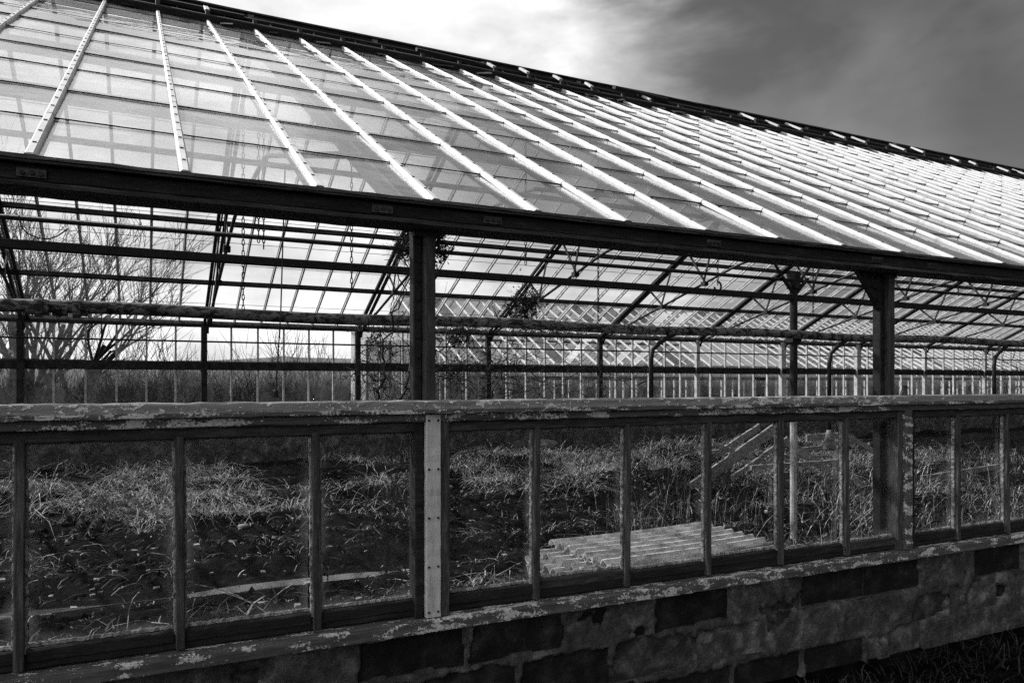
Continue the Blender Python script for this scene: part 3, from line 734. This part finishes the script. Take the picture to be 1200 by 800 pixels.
# corrugated sheets: a slumped stack
def sheet(cx, cy, cz, L, W, rot, tilt, label, sagm=.02, brk=None):
    b = MB(); nxs, pitch = 10, .146; per = 8; nys = int(W / pitch * per)
    top = []; ca, sa = math.cos(rot), math.sin(rot)
    for i in range(nxs + 1):
        for j in range(nys + 1):
            x = -L / 2 + L * i / nxs; y = -W / 2 + W * j / nys
            ph = y / pitch * 2 * math.pi
            z = .037 * math.sin(ph) + tilt[0] * x + tilt[1] * y - sagm * (1 - (2 * x / L) ** 2)
            e = 0
            if i == 0: e = .012 * math.sin(j * .9 + cz * 99)
            top.append((cx + (x + e) * ca - y * sa, cy + (x + e) * sa + y * ca, cz + z))
    w = nys + 1; n = len(top)
    b.v = top + [(x, y, z - .013) for x, y, z in top]
    for i in range(nxs):
        for j in range(nys):
            a = i * w + j
            if brk and brk(i / nxs, j / nys): continue
            b.f.append((a, a + w, a + w + 1, a + 1)); b.f.append((n + a + 1, n + a + w + 1, n + a + w, n + a))
    for j in range(nys):
        b.f.append((j, j + 1, n + j + 1, n + j)); a = nxs * w + j; b.f.append((a, n + a, n + a + 1, a + 1))
    for i in range(nxs):
        a = i * w; b.f.append((a, n + a, n + a + w, a + w)); a += nys; b.f.append((a, a + w, n + a + w, n + a))
    b.m = [0] * len(b.f)
    tag(b.build('corrugated_sheet', 'fibre', smooth=False), label, 'roofing sheet', 'stack of corrugated sheets')
c0 = pxz(776, 642, .07); zs = -.20
SH = [('bottom sheet of the corrugated stack, sticking out lowest at its left end', .00, -.04, .00, 2.05, 1.3),
      ('second sheet up in the corrugated stack on the soil', .03, .02, .02, 2.0, 1.25),
      ('third sheet up in the corrugated stack on the soil', -.05, -.03, -.02, 2.0, 1.2),
      ('fourth sheet up in the corrugated stack, with a ragged left end', -.02, .05, .03, 1.95, 1.15),
      ('second sheet from the top of the corrugated stack', .04, -.02, -.01, 1.95, 1.1),
      ('topmost pale corrugated sheet lying on the stack', .02, .05, .015, 1.95, 1.05)]
for i, (lab, dx, dy, ro, L, W) in enumerate(SH):
    sheet(c0.x + dx * 2.2 - (5 - i) * .035, c0.y + dy * 1.5, -.12 + i * .046, L, W, ro * 1.5 + .02, (random.gauss(0, .004), random.gauss(0, .006) + .02), lab, sagm=.012)

# boulders
def boulder(u, v, r, label, fl=.65):
    p = pxz(u, v, ZIN); b = MB(); rings = []
    sd = random.randint(0, 999)
    z0 = float(gheight(p.x, p.y))
    for i in range(9):
        th = math.pi * i / 8
        rings.append([(p.x + r * math.sin(th) * math.cos(t) * (1 + .35 * (float(vnoise(t * 1.3 + 9, th * 2, sd, 1.1)) - .5)), p.y + r * math.sin(th) * math.sin(t) * (1 + .35 * (float(vnoise(t + 3, th, sd + 1, 1.4)) - .5)),
                      z0 + fl * r * .55 + fl * r * math.cos(th) * (1 + .3 * (float(vnoise(t, th * 1.5, sd + 2, 1.2)) - .5))) for t in [2 * math.pi * k / 12 for k in range(12)]])
    b.sweep(rings, cap=True)
    tag(b.build('boulder', 'stone', smooth=True), label, 'rock', 'rocks on the soil')
boulder(699, 556, .17, 'pale rounded rock right of the low mound behind the windows')
boulder(668, 560, .14, 'smaller rock beside the pale rounded rock')
boulder(285, 620, .075, 'small flat pale stone on the soil behind the left windows', .4)
boulder(245, 632, .05, 'tiny pale stone left of the flat stone', .5)
boulder(640, 545, .30, 'low broad stone mound behind the third window right of the white board', .4)

# timber heap at the back
def plank(a, c, w, h, label, roll=0):
    b = MB(); b.bar(a, c, w, h, up=(math.sin(roll), 0, math.cos(roll)), seg=14, jit=.003)
    tag(b.build('plank', 'plank'), label, 'plank', 'old timbers in the heap')
YT = 10.6
plank(px(810, 572, YT), px(915, 497, YT + .5), .05, .21, 'broad plank leaning up steeply from the soil on the timber heap')
plank(px(858, 560, YT - .6), px(920, 516, YT - .2), .04, .09, 'narrow split plank leaning below the broad plank')
plank(px(919, 515, YT), px(968, 550, YT - .3), .05, .15, 'pale plank sloping down to the right beside the iron column')
plank(px(915, 536, YT), px(954, 551, YT - .3), .04, .06, 'thin batten under the sloping pale plank')
plank(px(820, 531, YT + .4), px(856, 526, YT + .4), .06, .06, 'short pale batten end left of the broad plank')
plank(px(900, 533, YT + .9), px(976, 535, YT + .9), .05, .05, 'thin level batten behind the iron column')
plank(px(930, 528, YT + 1), px(964, 524, YT + 1), .05, .09, 'short level board right of the iron column top')
plank(px(945, 513, YT + 1.3), px(984, 510, YT + 1.3), .05, .14, 'dark level board at the back of the timber heap')
plank(px(840, 533, YT + .6), px(890, 500, YT + 1.0), .05, .14, 'dark plank leaning behind the broad plank')
plank(px(973, 526, YT), px(1010, 570, YT - .5), .05, .12, 'dark timber sloping down right behind the last left-bay window')
plank(px(835, 520, YT + .3), px(905, 545, YT + .2), .04, .07, 'thin batten crossing behind the broad plank')
plank(px(880, 548, YT - .8), px(990, 540, YT - .6), .05, .08, 'long low timber lying across the foot of the heap')
plank(px(985, 505, YT + .8), px(1050, 545, YT + .4), .05, .10, 'long timber sloping behind the gusseted post')
plank(px(1080, 560, YT - 1.5), px(1180, 545, YT - 1.2), .05, .10, 'timber lying in the weeds right of the gusseted post')
# low concrete walk / long puddle in the left bay
def pud():
    b = MB(); X = np.linspace(-2.9, 3.2, 60); r = []
    for x in X:
        w = .005 + .24 * max(0, float(vnoise(x, 0, 5, 1.1)) - .22); w *= min(1, (x + 2.95) * 2, (3.25 - x) * 2)
        c = 7.72 + .02 * x + .12 * (float(vnoise(x, 7, 6, .9)) - .5)
        r.append([(x, c - w, ZIN - .028), (x, c + w, ZIN - .028)])
    b.sweep(r, close=False, cap=False); return b.build('puddle', 'puddle')
tag(pud(), kind='structure')
# scattered rubble and chips
def rubble():
    b = MB()
    for i in range(900):
        x = random.uniform(-3, 11); y = random.uniform(4.2, 14)
        s_ = abs(random.gauss(0, .013)) + .004; z = float(gheight(x, y)) + s_ * .1
        vs = [(x + sx * s_ * random.uniform(.6, 1.4), y + sy * s_ * random.uniform(.6, 1.4), z + sz * s_ * random.uniform(.3, .8)) for sx in (-1, 1) for sy in (-1, 1) for sz in (-1, 1)]
        b.add(vs, [(0, 1, 3, 2), (4, 6, 7, 5), (0, 4, 5, 1), (2, 3, 7, 6), (0, 2, 6, 4), (1, 5, 7, 3)])
    return b.build('rubble', 'stone')
tag(rubble(), 'broken chips and stones scattered over the soil', 'rubble', kind='stuff')

def clods():
    n = 9000; x = rng.uniform(-3, 12, n); y = rng.uniform(4.0, 14, n); k = (np.abs(y - 7.72 - .02 * x) > .38) | (x > 3.3); x, y = x[k], y[k]; n = len(x)
    r = (.010 + .045 * rng.random(n) ** 3)[:, None]
    D = np.array([(1, 0, 0), (-1, 0, 0), (0, 1, 0), (0, -1, 0), (0, 0, 1), (0, 0, -1)], float)
    V = np.stack([x, y, gheight(x, y)], -1)[:, None] + D[None] * r[:, None] * (.5 + rng.random((n, 6, 1))) * np.array([1, 1, .8]) + rng.normal(0, .2, (n, 6, 3)) * r[:, None]
    Tt = np.array([(0, 2, 4), (2, 1, 4), (1, 3, 4), (3, 0, 4), (2, 0, 5), (1, 2, 5), (3, 1, 5), (0, 3, 5)])
    return np_mesh('soil_clods', V.reshape(-1, 3), (np.arange(n)[:, None, None] * 6 + Tt[None]).reshape(-1, 3), 'soil', smooth=False)
tag(clods(), 'dark clods of broken soil inside the greenhouse', 'soil', kind='stuff')
# ------------------------------------------------------------------ grass and weeds (too many to count)
def blades(name, P, H, W, lean, mat, label, cat, droop=.5):
    n = len(P); az = rng.uniform(0, 2 * np.pi, n)
    d = np.stack([np.cos(az), np.sin(az), 0 * az], -1); sd = np.stack([-np.sin(az), np.cos(az), 0 * az], -1)
    V = np.zeros((n, 7, 3))
    for i, t in enumerate((0, .4, .75)):
        c = P + d * (lean * H * t ** 1.6)[:, None] + np.array([0, 0, 1]) * (H * t * (1 - droop * lean * t * .6))[:, None]
        w = (W * (1 - .6 * t))[:, None] / 2
        V[:, 2 * i] = c - sd * w; V[:, 2 * i + 1] = c + sd * w
    V[:, 6] = P + d * (lean * H)[:, None] + np.array([0, 0, 1]) * (H * (1 - droop * lean * .75))[:, None]
    b = (np.arange(n) * 7)[:, None]
    T = np.concatenate([b + np.array(t) for t in ((0, 1, 3), (0, 3, 2), (2, 3, 5), (2, 5, 4), (4, 5, 6))])
    return tag(np_mesh(name, V.reshape(-1, 3), T, mat, smooth=False), label, cat, kind='stuff')
def scatter(n, x0, x1, y0, y1, dens):
    x = rng.uniform(x0, x1, n); y = rng.uniform(y0, y1, n); k = rng.random(n) < dens(x, y)
    x, y = x[k], y[k]; return np.stack([x, y, gheight(x, y) - .01], -1)
def clumps(n, x0, x1, y0, y1, dens, per, spread, hr):
    """Tufts: blade roots gathered round tuft centres, with each tuft its own height."""
    C = scatter(n, x0, x1, y0, y1, dens); m = len(C)
    hh = hr[0] + (hr[1] - hr[0]) * rng.random(m) ** 2
    P = np.repeat(C, per, 0) + rng.normal(0, spread, (m * per, 3)) * np.array([1, 1, 0])
    P[:, 2] = gheight(P[:, 0], P[:, 1]) - .01
    return P, np.repeat(hh, per) * (.45 + .75 * rng.random(m * per))
def off_sheets(x, y): return 1 - ((x > c0.x - 1.1) & (x < c0.x + 1.1) & (y > c0.y - .75) & (y < c0.y + .75)) * 1.0
def dry(x, y): return 1 - np.exp(-((y - 7.72) / .45) ** 2) * (x < 3.3)
def d_bank(x, y): return sst(10.8, 12.6, y) * sst(.48, .62, fbm(x, y, 101, 1.0, 4)) * (1 - .6 * ((x > 7.5) & (x < 12.5) & (y < 12)))
def d_mid(x, y): return sst(.52, .68, fbm(x, y, 111, .8, 4)) * off_sheets(x, y) * dry(x, y)
def d_near(x, y): return ((1 - sst(5.0, 6.2, y)) * .5 + sst(4.6, 6.0, x) * .55) * sst(.38, .62, fbm(x, y, 121, 1.1, 4)) * off_sheets(x, y) * dry(x, y)
P, H = clumps(2200, -5, 18, 10.5, 15.9, d_bank, 24, .06, (.25, .85))
blades('dead_grass', P, H, .007 + .009 * rng.random(len(P)), .8 + 1.3 * rng.random(len(P)), 'straw', 'bank of drooping dead grass along the foot of the rear wall', 'grass', 1.0)
P, H = clumps(750, -4, 14, 3.9, 11, lambda x, y: np.clip(.10 + d_mid(x, y), 0, 1) * off_sheets(x, y) * dry(x, y), 14, .07, (.05, .30))
blades('withered_tufts', P, H, .005 + .006 * rng.random(len(P)), .6 + 1.2 * rng.random(len(P)), 'straw', 'withered tufts flattened on the soil inside', 'grass', 1.0)
P, H = clumps(1500, -4, 14, 3.8, 10, d_near, 12, .10, (.12, .55))
blades('dark_weeds', P, H, .006 + .012 * rng.random(len(P)), .3 + 1.0 * rng.random(len(P)), 'weed', 'dark weeds close behind the window glass', 'weeds', .8)
P, H = clumps(520, 4.6, 13, 4.0, 10, d_near, 4, .16, (.3, 1.0))
blades('tall_stalks', P, H, .005 + .005 * rng.random(len(P)), .1 + .9 * rng.random(len(P)) ** 2, 'straw', 'tall dry weed stalks standing beyond the right windows', 'weeds', .3)
P, H = clumps(900, 8.5, 20, 5.5, 13.5, lambda x, y: .06 + .55 * sst(.46, .62, fbm(x, y, 141, .9, 3)), 14, .12, (.2, .9))
blades('rank_growth', P, H, .006 + .010 * rng.random(len(P)), .3 + 1.5 * rng.random(len(P)), 'straw', 'rank dead growth filling the bay right of the gusseted post', 'weeds', .8)
P, H = clumps(500, 8.5, 20, 5.5, 13.5, lambda x, y: .5 + 0 * x, 12, .2, (.2, 1.1))
blades('dark_weeds', P, H, .006 + .012 * rng.random(len(P)), .3 + 1.2 * rng.random(len(P)), 'weed', 'dark weeds in the bay right of the gusseted post', 'weeds', .7)
# litter: broken stems and leaves lying on the soil
for mat_, nn_, lab_ in (('straw', 3600, 'pale broken stems and leaf litter on the soil'), ('weed', 9000, 'dark rotted leaf litter on the soil')):
    P = scatter(nn_, -3.5, 13, 3.9, 13.5, lambda x, y: np.clip(.25 + 1.1 * sst(.42, .62, fbm(x, y, 131, 1.6, 4)), 0, 1) * off_sheets(x, y) * dry(x, y))
    P[:, 2] += .02; n = len(P)
    blades('leaf_litter', P, .03 + .20 * rng.random(n) ** 2.5, .006 + .016 * rng.random(n) ** 2, 1.1 + 1.2 * rng.random(n), mat_, lab_, 'litter', .62)
# dried fern drooping over the edge of the bank
fe = empty('dried_fern', px(128, 612, 11.2), 'dried fern with drooping plumes behind the left windows', 'plant'); random.seed(12)
for u0, v0_, u1, v1_ in ((138, 590, 96, 634), (138, 591, 118, 641), (132, 588, 70, 610), (142, 592, 150, 622), (130, 590, 84, 624), (145, 588, 172, 606)):
    a_, b2_ = px(u0, v0_, 11.2), px(u1, v1_, 10.9); b = MB(); pts = []
    for k in range(15):
        t = k / 14; pts.append(a_.lerp(b2_, t) + Vector((0, 0, .16 * math.sin(math.pi * t ** .7))))
    b.tube(pts, [.006 * (1 - .6 * k / 14) for k in range(15)], 4)
    for k in range(2, 15):
        for rr in range(4):
            c = pts[k] + Vector((random.gauss(0, .008), random.gauss(0, .01), random.gauss(0, .008))); L = .11 * (1 - .5 * k / 14) * random.uniform(.6, 1.2)
            d = Vector((random.choice((-1, 1)) * .7, random.gauss(0, .5), -.8 + random.gauss(0, .3))).normalized() * L
            w_ = d.cross(Vector((0, 1, 0))).normalized() * .009
            b.add([c - w_, c + d * .5 - w_, c + d, c + d * .5 + w_, c + w_], [(0, 1, 2, 3, 4)])
    b.build('frond', 'straw', fe)
# single bleached stalks lying across one another near the glass
random.seed(77); b = MB()
for i in range(170):
    x = random.uniform(-.6, 8.5); y = random.uniform(4.0, 6.4) if x < 5 else random.uniform(4, 8.5)
    if not off_sheets(np.array(x), np.array(y)): continue
    z = float(gheight(x, y)); a = random.uniform(0, 6.28); L = random.uniform(.4, 1.2); up_ = random.uniform(.1, .9); P_ = []
    for k in range(6):
        t = k / 5; P_.append((x + math.cos(a) * L * t * (1 - .3 * up_) + random.gauss(0, .01), y + math.sin(a) * L * t * .6, z + L * up_ * t * (1.1 - .5 * t) + .02))
    b.tube(P_, [.0055 * (1 - .6 * k / 5) for k in range(6)], 4)
tag(b.build('bleached_stalks', 'straw'), 'bleached bramble stalks lying loose behind the windows', 'weeds', kind='stuff')
P = scatter(7000, 3.2, 7.5, .8, 3.05, lambda x, y: .25 + .75 * sst(2.2, 3.0, y))
blades('verge_grass', P, .04 + .12 * rng.random(len(P)), .004 + .005 * rng.random(len(P)), .3 + 1.2 * rng.random(len(P)), 'weed', 'short matted grass at the foot of the block wall', 'grass', .9)

# ------------------------------------------------------------------ bare woody plants
def grow(bt, bc, p, d, L, r, lev, maxlev, spread=.5, up=.25, kids=(3, 5), thr=.016, tmin=.0045):
    """Branch as a wandering tapered tube; thick ones into bt, twigs into bc."""
    n = 5 if lev < 2 else 4; pts = [p]; rad = [r]; d = d.normalized()
    for i in range(n):
        d = (d + Vector((random.gauss(0, .13), random.gauss(0, .13), random.gauss(0, .09) + up * .12))).normalized()
        p = p + d * (L / n); pts.append(p); rad.append(r * (1 - .62 * (i + 1) / n))
    (bt if r > thr else bc).tube(pts, rad, 7 if r > thr else 3, cap=False)
    if lev >= maxlev: return
    for i in range(random.randint(*kids)):
        t = random.uniform(.3, 1) * n; j = min(int(t), n - 1); q_ = pts[j].lerp(pts[j + 1], t - j)
        dd = (pts[j + 1] - pts[j]).normalized()
        s_ = Vector((random.gauss(0, 1), random.gauss(0, 1), random.gauss(0, .8)))
        s_ = (s_ - dd * s_.dot(dd)).normalized()
        grow(bt, bc, q_, dd * math.cos(spread) + s_ * math.sin(spread) * random.uniform(.7, 1.3) + Vector((0, 0, up * .5)), L * random.uniform(.5, .75), max(rad[j] * .62, tmin), lev + 1, maxlev, spread, up, kids, thr, tmin)
def bare_tree(name, base, stems, label, maxlev=4, r=.07, L=2.2, group=None, thr=.016):
    e = empty(name, base, label, 'tree', group); bt, bc = MB(), MB()
    for d in stems: grow(bt, bc, Vector(base) + Vector((d[0] * .1, d[1] * .1, -.1)), Vector(d), L * random.uniform(.85, 1.15), r * random.uniform(.7, 1.1), 0, maxlev, .55, .3, (3, 5), thr, .007)
    bt.build('trunk', 'bark', e, True); bc.build('crown', 'bark', e)
    return e
random.seed(21)
g0 = lambda x, y: (x, y, float(gheight(x, y)))
bare_tree('bare_tree', g0(-2.3, 20.0), [(.55, .1, 1), (.25, -.2, 1), (-.15, .1, 1), (.85, .2, .9), (.1, .3, 1), (-.5, 0, 1)], 'leafless many stemmed tree behind the rear wall at left', 4, .13, 3.5)
bare_tree('bare_tree', g0(-3.6, 25.0), [(.1, .1, 1), (.4, .1, 1), (-.2, 0, 1)], 'leafless tree farther back behind the left stems', 4, .09, 3.6)
bare_tree('bare_tree', g0(2.4, 24.0), [(.1, 0, 1), (-.3, 0, 1), (.4, .1, 1)], 'small leafless tree behind the middle of the left rear panes', 3, .03, 1.1)
def scrub(n, x0, x1, y0, y1, seed, hm, label):
    """Leafless brush: a dozen grown bushes, turned and scaled over the strip."""
    random.seed(seed); var = []
    for i in range(10):
        b = MB(); 
        for k in range(3): grow(b, b, Vector((random.gauss(0, .12), random.gauss(0, .12), 0)), Vector((random.gauss(0, .45), random.gauss(0, .45), 1)), random.uniform(.8, 1.2), .013, 1, 3, .6, .3, (3, 4), .05, .005)
        var.append((np.array(b.v), np.array(b.f)))
    Vs, Qs, o = [], [], 0
    for i in range(n):
        v, f = var[i % 10]; a = random.uniform(0, 6.28); y = y0 + (y1 - y0) * random.random() ** 1.5; x = random.uniform(x0, x1) * (y / y0) ** .8
        c, q_ = math.cos(a), math.sin(a); s_ = random.uniform(.6, 1.35) * hm
        w = np.stack([x + s_ * (c * v[:, 0] - q_ * v[:, 1]), y + s_ * (q_ * v[:, 0] + c * v[:, 1]), float(gheight(x, y)) + s_ * v[:, 2] * 1.15], -1)
        Vs.append(w); Qs.append(f + o); o += len(v)
    return tag(np_mesh('bare_scrub', np.concatenate(Vs), np.concatenate(Qs), 'bark', smooth=False), label, 'scrub', kind='stuff')
scrub(330, -5, 9, 17.4, 36, 31, 1.15, 'tangle of leafless brush growing behind the rear wall')
scrub(110, 9, 27, 17.2, 23, 33, .8, 'low leafless brush between the two greenhouses')
scrub(70, 20, 36, 26.3, 29, 35, 1.0, 'dark overgrown plants inside the second greenhouse')
# far field brush line
n = 9000; x = rng.uniform(-60, 160, n); y = rng.uniform(34, 120, n)
P = np.repeat(np.stack([x, y, np.full(n, -.3)], -1), 9, 0); P = P + rng.normal(0, .5, P.shape) * np.array([1, 1, .05])
blades('brush_line', P, .5 + 3.6 * rng.random(len(P)) ** 2, .015 + .035 * rng.random(len(P)), .1 + .8 * rng.random(len(P)), 'weed', 'far line of leafless brush across the field', 'scrub', .2)

# ------------------------------------------------------------------ climbing plants on the structure
def leafy(b, c, n, r, size):
    for i in range(n):
        p = Vector(c) + Vector((random.gauss(0, r), random.gauss(0, r * .6), random.gauss(0, r)))
        a = Vector((random.gauss(0, 1), random.gauss(0, 1), random.gauss(0, 1))).normalized(); t = a.orthogonal().normalized(); s_ = size * random.uniform(.5, 1.4)
        e = a.cross(t)
        b.add([p - t * s_, p + e * s_ * .5 + a * s_ * .2, p + t * s_, p - e * s_ * .5 + a * s_ * .15], [(0, 1, 2, 3)])
def climber(label, stems, clumps, seed):
    random.seed(seed); b1, b2 = MB(), MB()
    for a, c, r, L in stems:
        a, c = Vector(a), Vector(c); pts = []
        for i in range(15):
            t = i / 14; pts.append(a.lerp(c, t) + Vector((random.gauss(0, L), random.gauss(0, L), random.gauss(0, L))) * min(1, 4 * t * (1 - t) + .2))
        b1.tube(pts, [r * (1 - .6 * i / 14) for i in range(15)], 5)
        for i in range(2, 14):
            if random.random() < .6: grow(b1, b1, pts[i], Vector((random.gauss(0, 1), random.gauss(0, .6), random.gauss(0, .8))), min(.25, r * 22), r * .4, 2, 3, .7, .1, (1, 3), .016, r * .25)
    for c, n, r_, s_ in clumps: leafy(b2, c, n, r_, s_)
    e = empty('climbing_vine', stems[0][0], label, 'vine')
    b1.build('stem', 'vine', e); b2.build('leaf_cluster', 'vine', e)['kind'] = 'stuff'
def tangle(u, v, Y, n, su, sv, r=.003):
    return [(px(u + random.gauss(0, su), v + random.gauss(0, sv), Y), px(u + random.gauss(0, su), v + random.gauss(0, sv), Y + random.gauss(0, .1)), r, .02 * Y / 4) for i in range(n)]
random.seed(4)
climber('withered vine tangled round the top of the left post', [(px(470, 470, 3.6), px(500, 390, 3.5), .008, .015), (px(500, 390, 3.5), px(515, 270, 3.42), .006, .02), (px(445, 468, 4.0), px(470, 300, 3.6), .007, .02), (px(535, 390, 3.8), px(470, 470, 3.5), .004, .01)] + tangle(516, 285, 3.42, 9, 6, 12) + tangle(474, 280, 3.5, 20, 9, 16) + tangle(540, 395, 3.8, 14, 16, 10) + tangle(440, 420, 4.0, 18, 16, 26) + tangle(640, 385, 6.9, 12, 50, 5, .005),
        [(px(516, 285, 3.42), 26, .03, .016), (px(520, 300, 3.42), 14, .02, .015), (px(478, 272, 3.45), 22, .03, .014), (px(534, 398, 3.8), 16, .015, .014), (px(441, 395, 4.0), 14, .02, .010)], 5)
climber('dense vine clump caught on the roof truss between the posts', [(px(575, 470, 14.5), px(618, 350, 12.6), .016, .06), (px(560, 470, 14.8), px(590, 400, 14.5), .014, .08), (px(540, 468, 15), px(545, 400, 15.2), .012, .08), (px(640, 470, 15), px(600, 395, 14.6), .010, .1)] + tangle(616, 355, 12.7, 26, 9, 11, .008) + tangle(600, 372, 13.2, 14, 14, 6, .007),
        [(px(617, 350, 12.6), 90, .15, .045), (px(612, 368, 12.8), 70, .15, .045), (px(583, 405, 15), 50, .3, .035)], 6)
climber('tangled bramble growing up the rear wall between the posts', [(px(480 + 25 * i, 475, 15.4), px(470 + 28 * i + random.gauss(0, 20), 400, 15.6), .012, .12) for i in range(12)] + tangle(560, 440, 15.3, 34, 60, 22, .009) + tangle(690, 445, 15.3, 16, 50, 18, .008), [(px(560, 445, 15.4), 120, .5, .035), (px(640, 455, 15.4), 80, .5, .03), (px(520, 450, 15.4), 80, .3, .03)], 8)
climber('bare creeper at right climbing the rear wall', [(px(1140 + 12 * i, 470, 15.2), px(1135 + 14 * i, 400, 15.6), .012, .1) for i in range(5)] + tangle(1160, 440, 15.3, 12, 25, 20, .008), [(px(1165, 440, 15.4), 40, .4, .03)], 9)
climber('thin dead creeper hanging behind the window left of the white board', [(px(452, 700, 5.0), px(462, 505, 4.6), .006, .02), (px(470, 720, 5.0), px(455, 600, 4.8), .004, .02), (px(445, 640, 5.0), px(470, 505, 4.7), .004, .03)] + tangle(462, 600, 4.8, 16, 14, 60, .004), [(px(460, 560, 4.8), 20, .08, .02)], 10)

# ------------------------------------------------------------------ second greenhouse behind
G2 = empty('greenhouse', (10, 25, 0), 'second greenhouse with white lattice of glazing bars seen through the rear panes', 'greenhouse')
A0, A1 = 9.6, 47.0; ya, yr, yb = 25.0, 30.6, 36.2; za, zr = EYE + .74, EYE + 3.62
def g2bar(p, q, w=.055): one('glazing_bar', 'white_bar', G2, lambda b: b.bar(p, q, w, .08))
nB = int((A1 - A0) / .62)
for i in range(nB + 1):
    x = A0 + i * .62
    g2bar((x, ya, za), (x, yr, zr)); g2bar((x, yr, zr), (x, yb, za))
one('ridge_beam', 'far_paint', G2, lambda b: b.box(A0, A1, yr - .06, yr + .06, zr - .02, zr + .14))
for y in (ya, yb):
    one('eave_plate', 'far_paint', G2, lambda b: b.box(A0, A1, y - .06, y + .06, za - .14, za - .03))
    one('plinth', 'mortar', G2, lambda b: b.box(A0, A1, y - .1, y + .1, -.6, EYE - 1.0))
    one('transom', 'far_wood', G2, lambda b: b.box(A0, A1, y - .05, y + .05, EYE + .18, EYE + .27))
for i in range(nB + 1):
    x = A0 + i * .62
    one('mullion', 'far_paint', G2, lambda b: (b.box(x - .03, x + .03, ya - .03, ya + .03, EYE - 1.0, za - .03)))
for y in (yr - 2.8, yr + 2.8):
    one('purlin', 'far_wood', G2, lambda b: b.box(A0, A1, y - .04, y + .04, (za + zr) / 2 - .14, (za + zr) / 2 - .04))
for i in range(9):
    y = ya + (yb - ya) * (i + .5) / 9; zt_ = za + (zr - za) * (1 - abs(y - yr) / (yr - ya))
    one('mullion', 'far_paint', G2, lambda b: b.box(A0 - .03, A0 + .03, y - .03, y + .03, EYE - 1.0, zt_))
for m, cond in (('second_glass', lambda i, r: not (19 <= i <= 25 and r == 0)), ('wash_glass', lambda i, r: 19 <= i <= 25 and r == 0)):
    b = MB()
    for i in range(nB):
        xa, xb = A0 + i * .62 + .03, A0 + (i + 1) * .62 - .03
        for r, (p0, z0, p1, z1) in enumerate(((ya, za, ya + 2.8, (za + zr) / 2), (ya + 2.8, (za + zr) / 2, yr, zr), (yb, za, yr, zr))):
            if cond(i, r) and (m == 'wash_glass' or random.random() < (.10, .10, .96)[r]): pane_into(b, [(xa, p0, z0 + .02), (xb, p0, z0 + .02), (xb, p1, z1 + .02), (xa, p1, z1 + .02)], .004)
    o = b.build('roof_glazing', m, G2); o['kind'] = 'stuff'
# staging benches seen inside it
for i, x in enumerate((22, 27, 33)):
    e = empty('staging_bench', (x, 26.6, 0), ('leftmost', 'middle', 'rightmost')[i] + ' of three dark slatted benches inside the second greenhouse', 'bench', 'benches in the second greenhouse')
    one('bench_top', 'far_wood', e, lambda b: [b.box(x - 2, x + 2, 26.1 + j * .2, 26.27 + j * .2, EYE - .55, EYE - .48) for j in range(6)])
    for dx in (-1.8, 0, 1.8): one('leg', 'far_wood', e, lambda b: b.box(x + dx - .05, x + dx + .05, 26.15, 26.25, -.3, EYE - .55))
# pale plastic clad shed
SD = empty('shed', (8.6, 30, 0), 'small milky white plastic clad shed behind the vine covered post', 'shed')
pA = px(430, 398, 29); pB = px(496, 398, 29); zt2 = pA.z
one('wall', 'poly', SD, lambda b: b.box(pA.x, pB.x, 29, 29.02, -.4, zt2))
one('wall', 'poly', SD, lambda b: b.box(pA.x, pB.x, 31.5, 31.52, -.4, zt2 + .5))
one('wall', 'poly', SD, lambda b: b.box(pA.x, pA.x + .02, 29.03, 31.49, -.4, zt2))
one('roof', 'poly', SD, lambda b: b.bar(((pA.x + pB.x) / 2, 28.8, zt2 + .03), ((pA.x + pB.x) / 2, 31.7, zt2 + .55), pB.x - pA.x + .2, .02))
for i in range(6):
    x = pA.x + (pB.x - pA.x) * i / 5
    one('stud', 'far_wood', SD, lambda b: b.box(x - .04, x + .04, 28.93, 28.995, -.4, zt2 - .02))
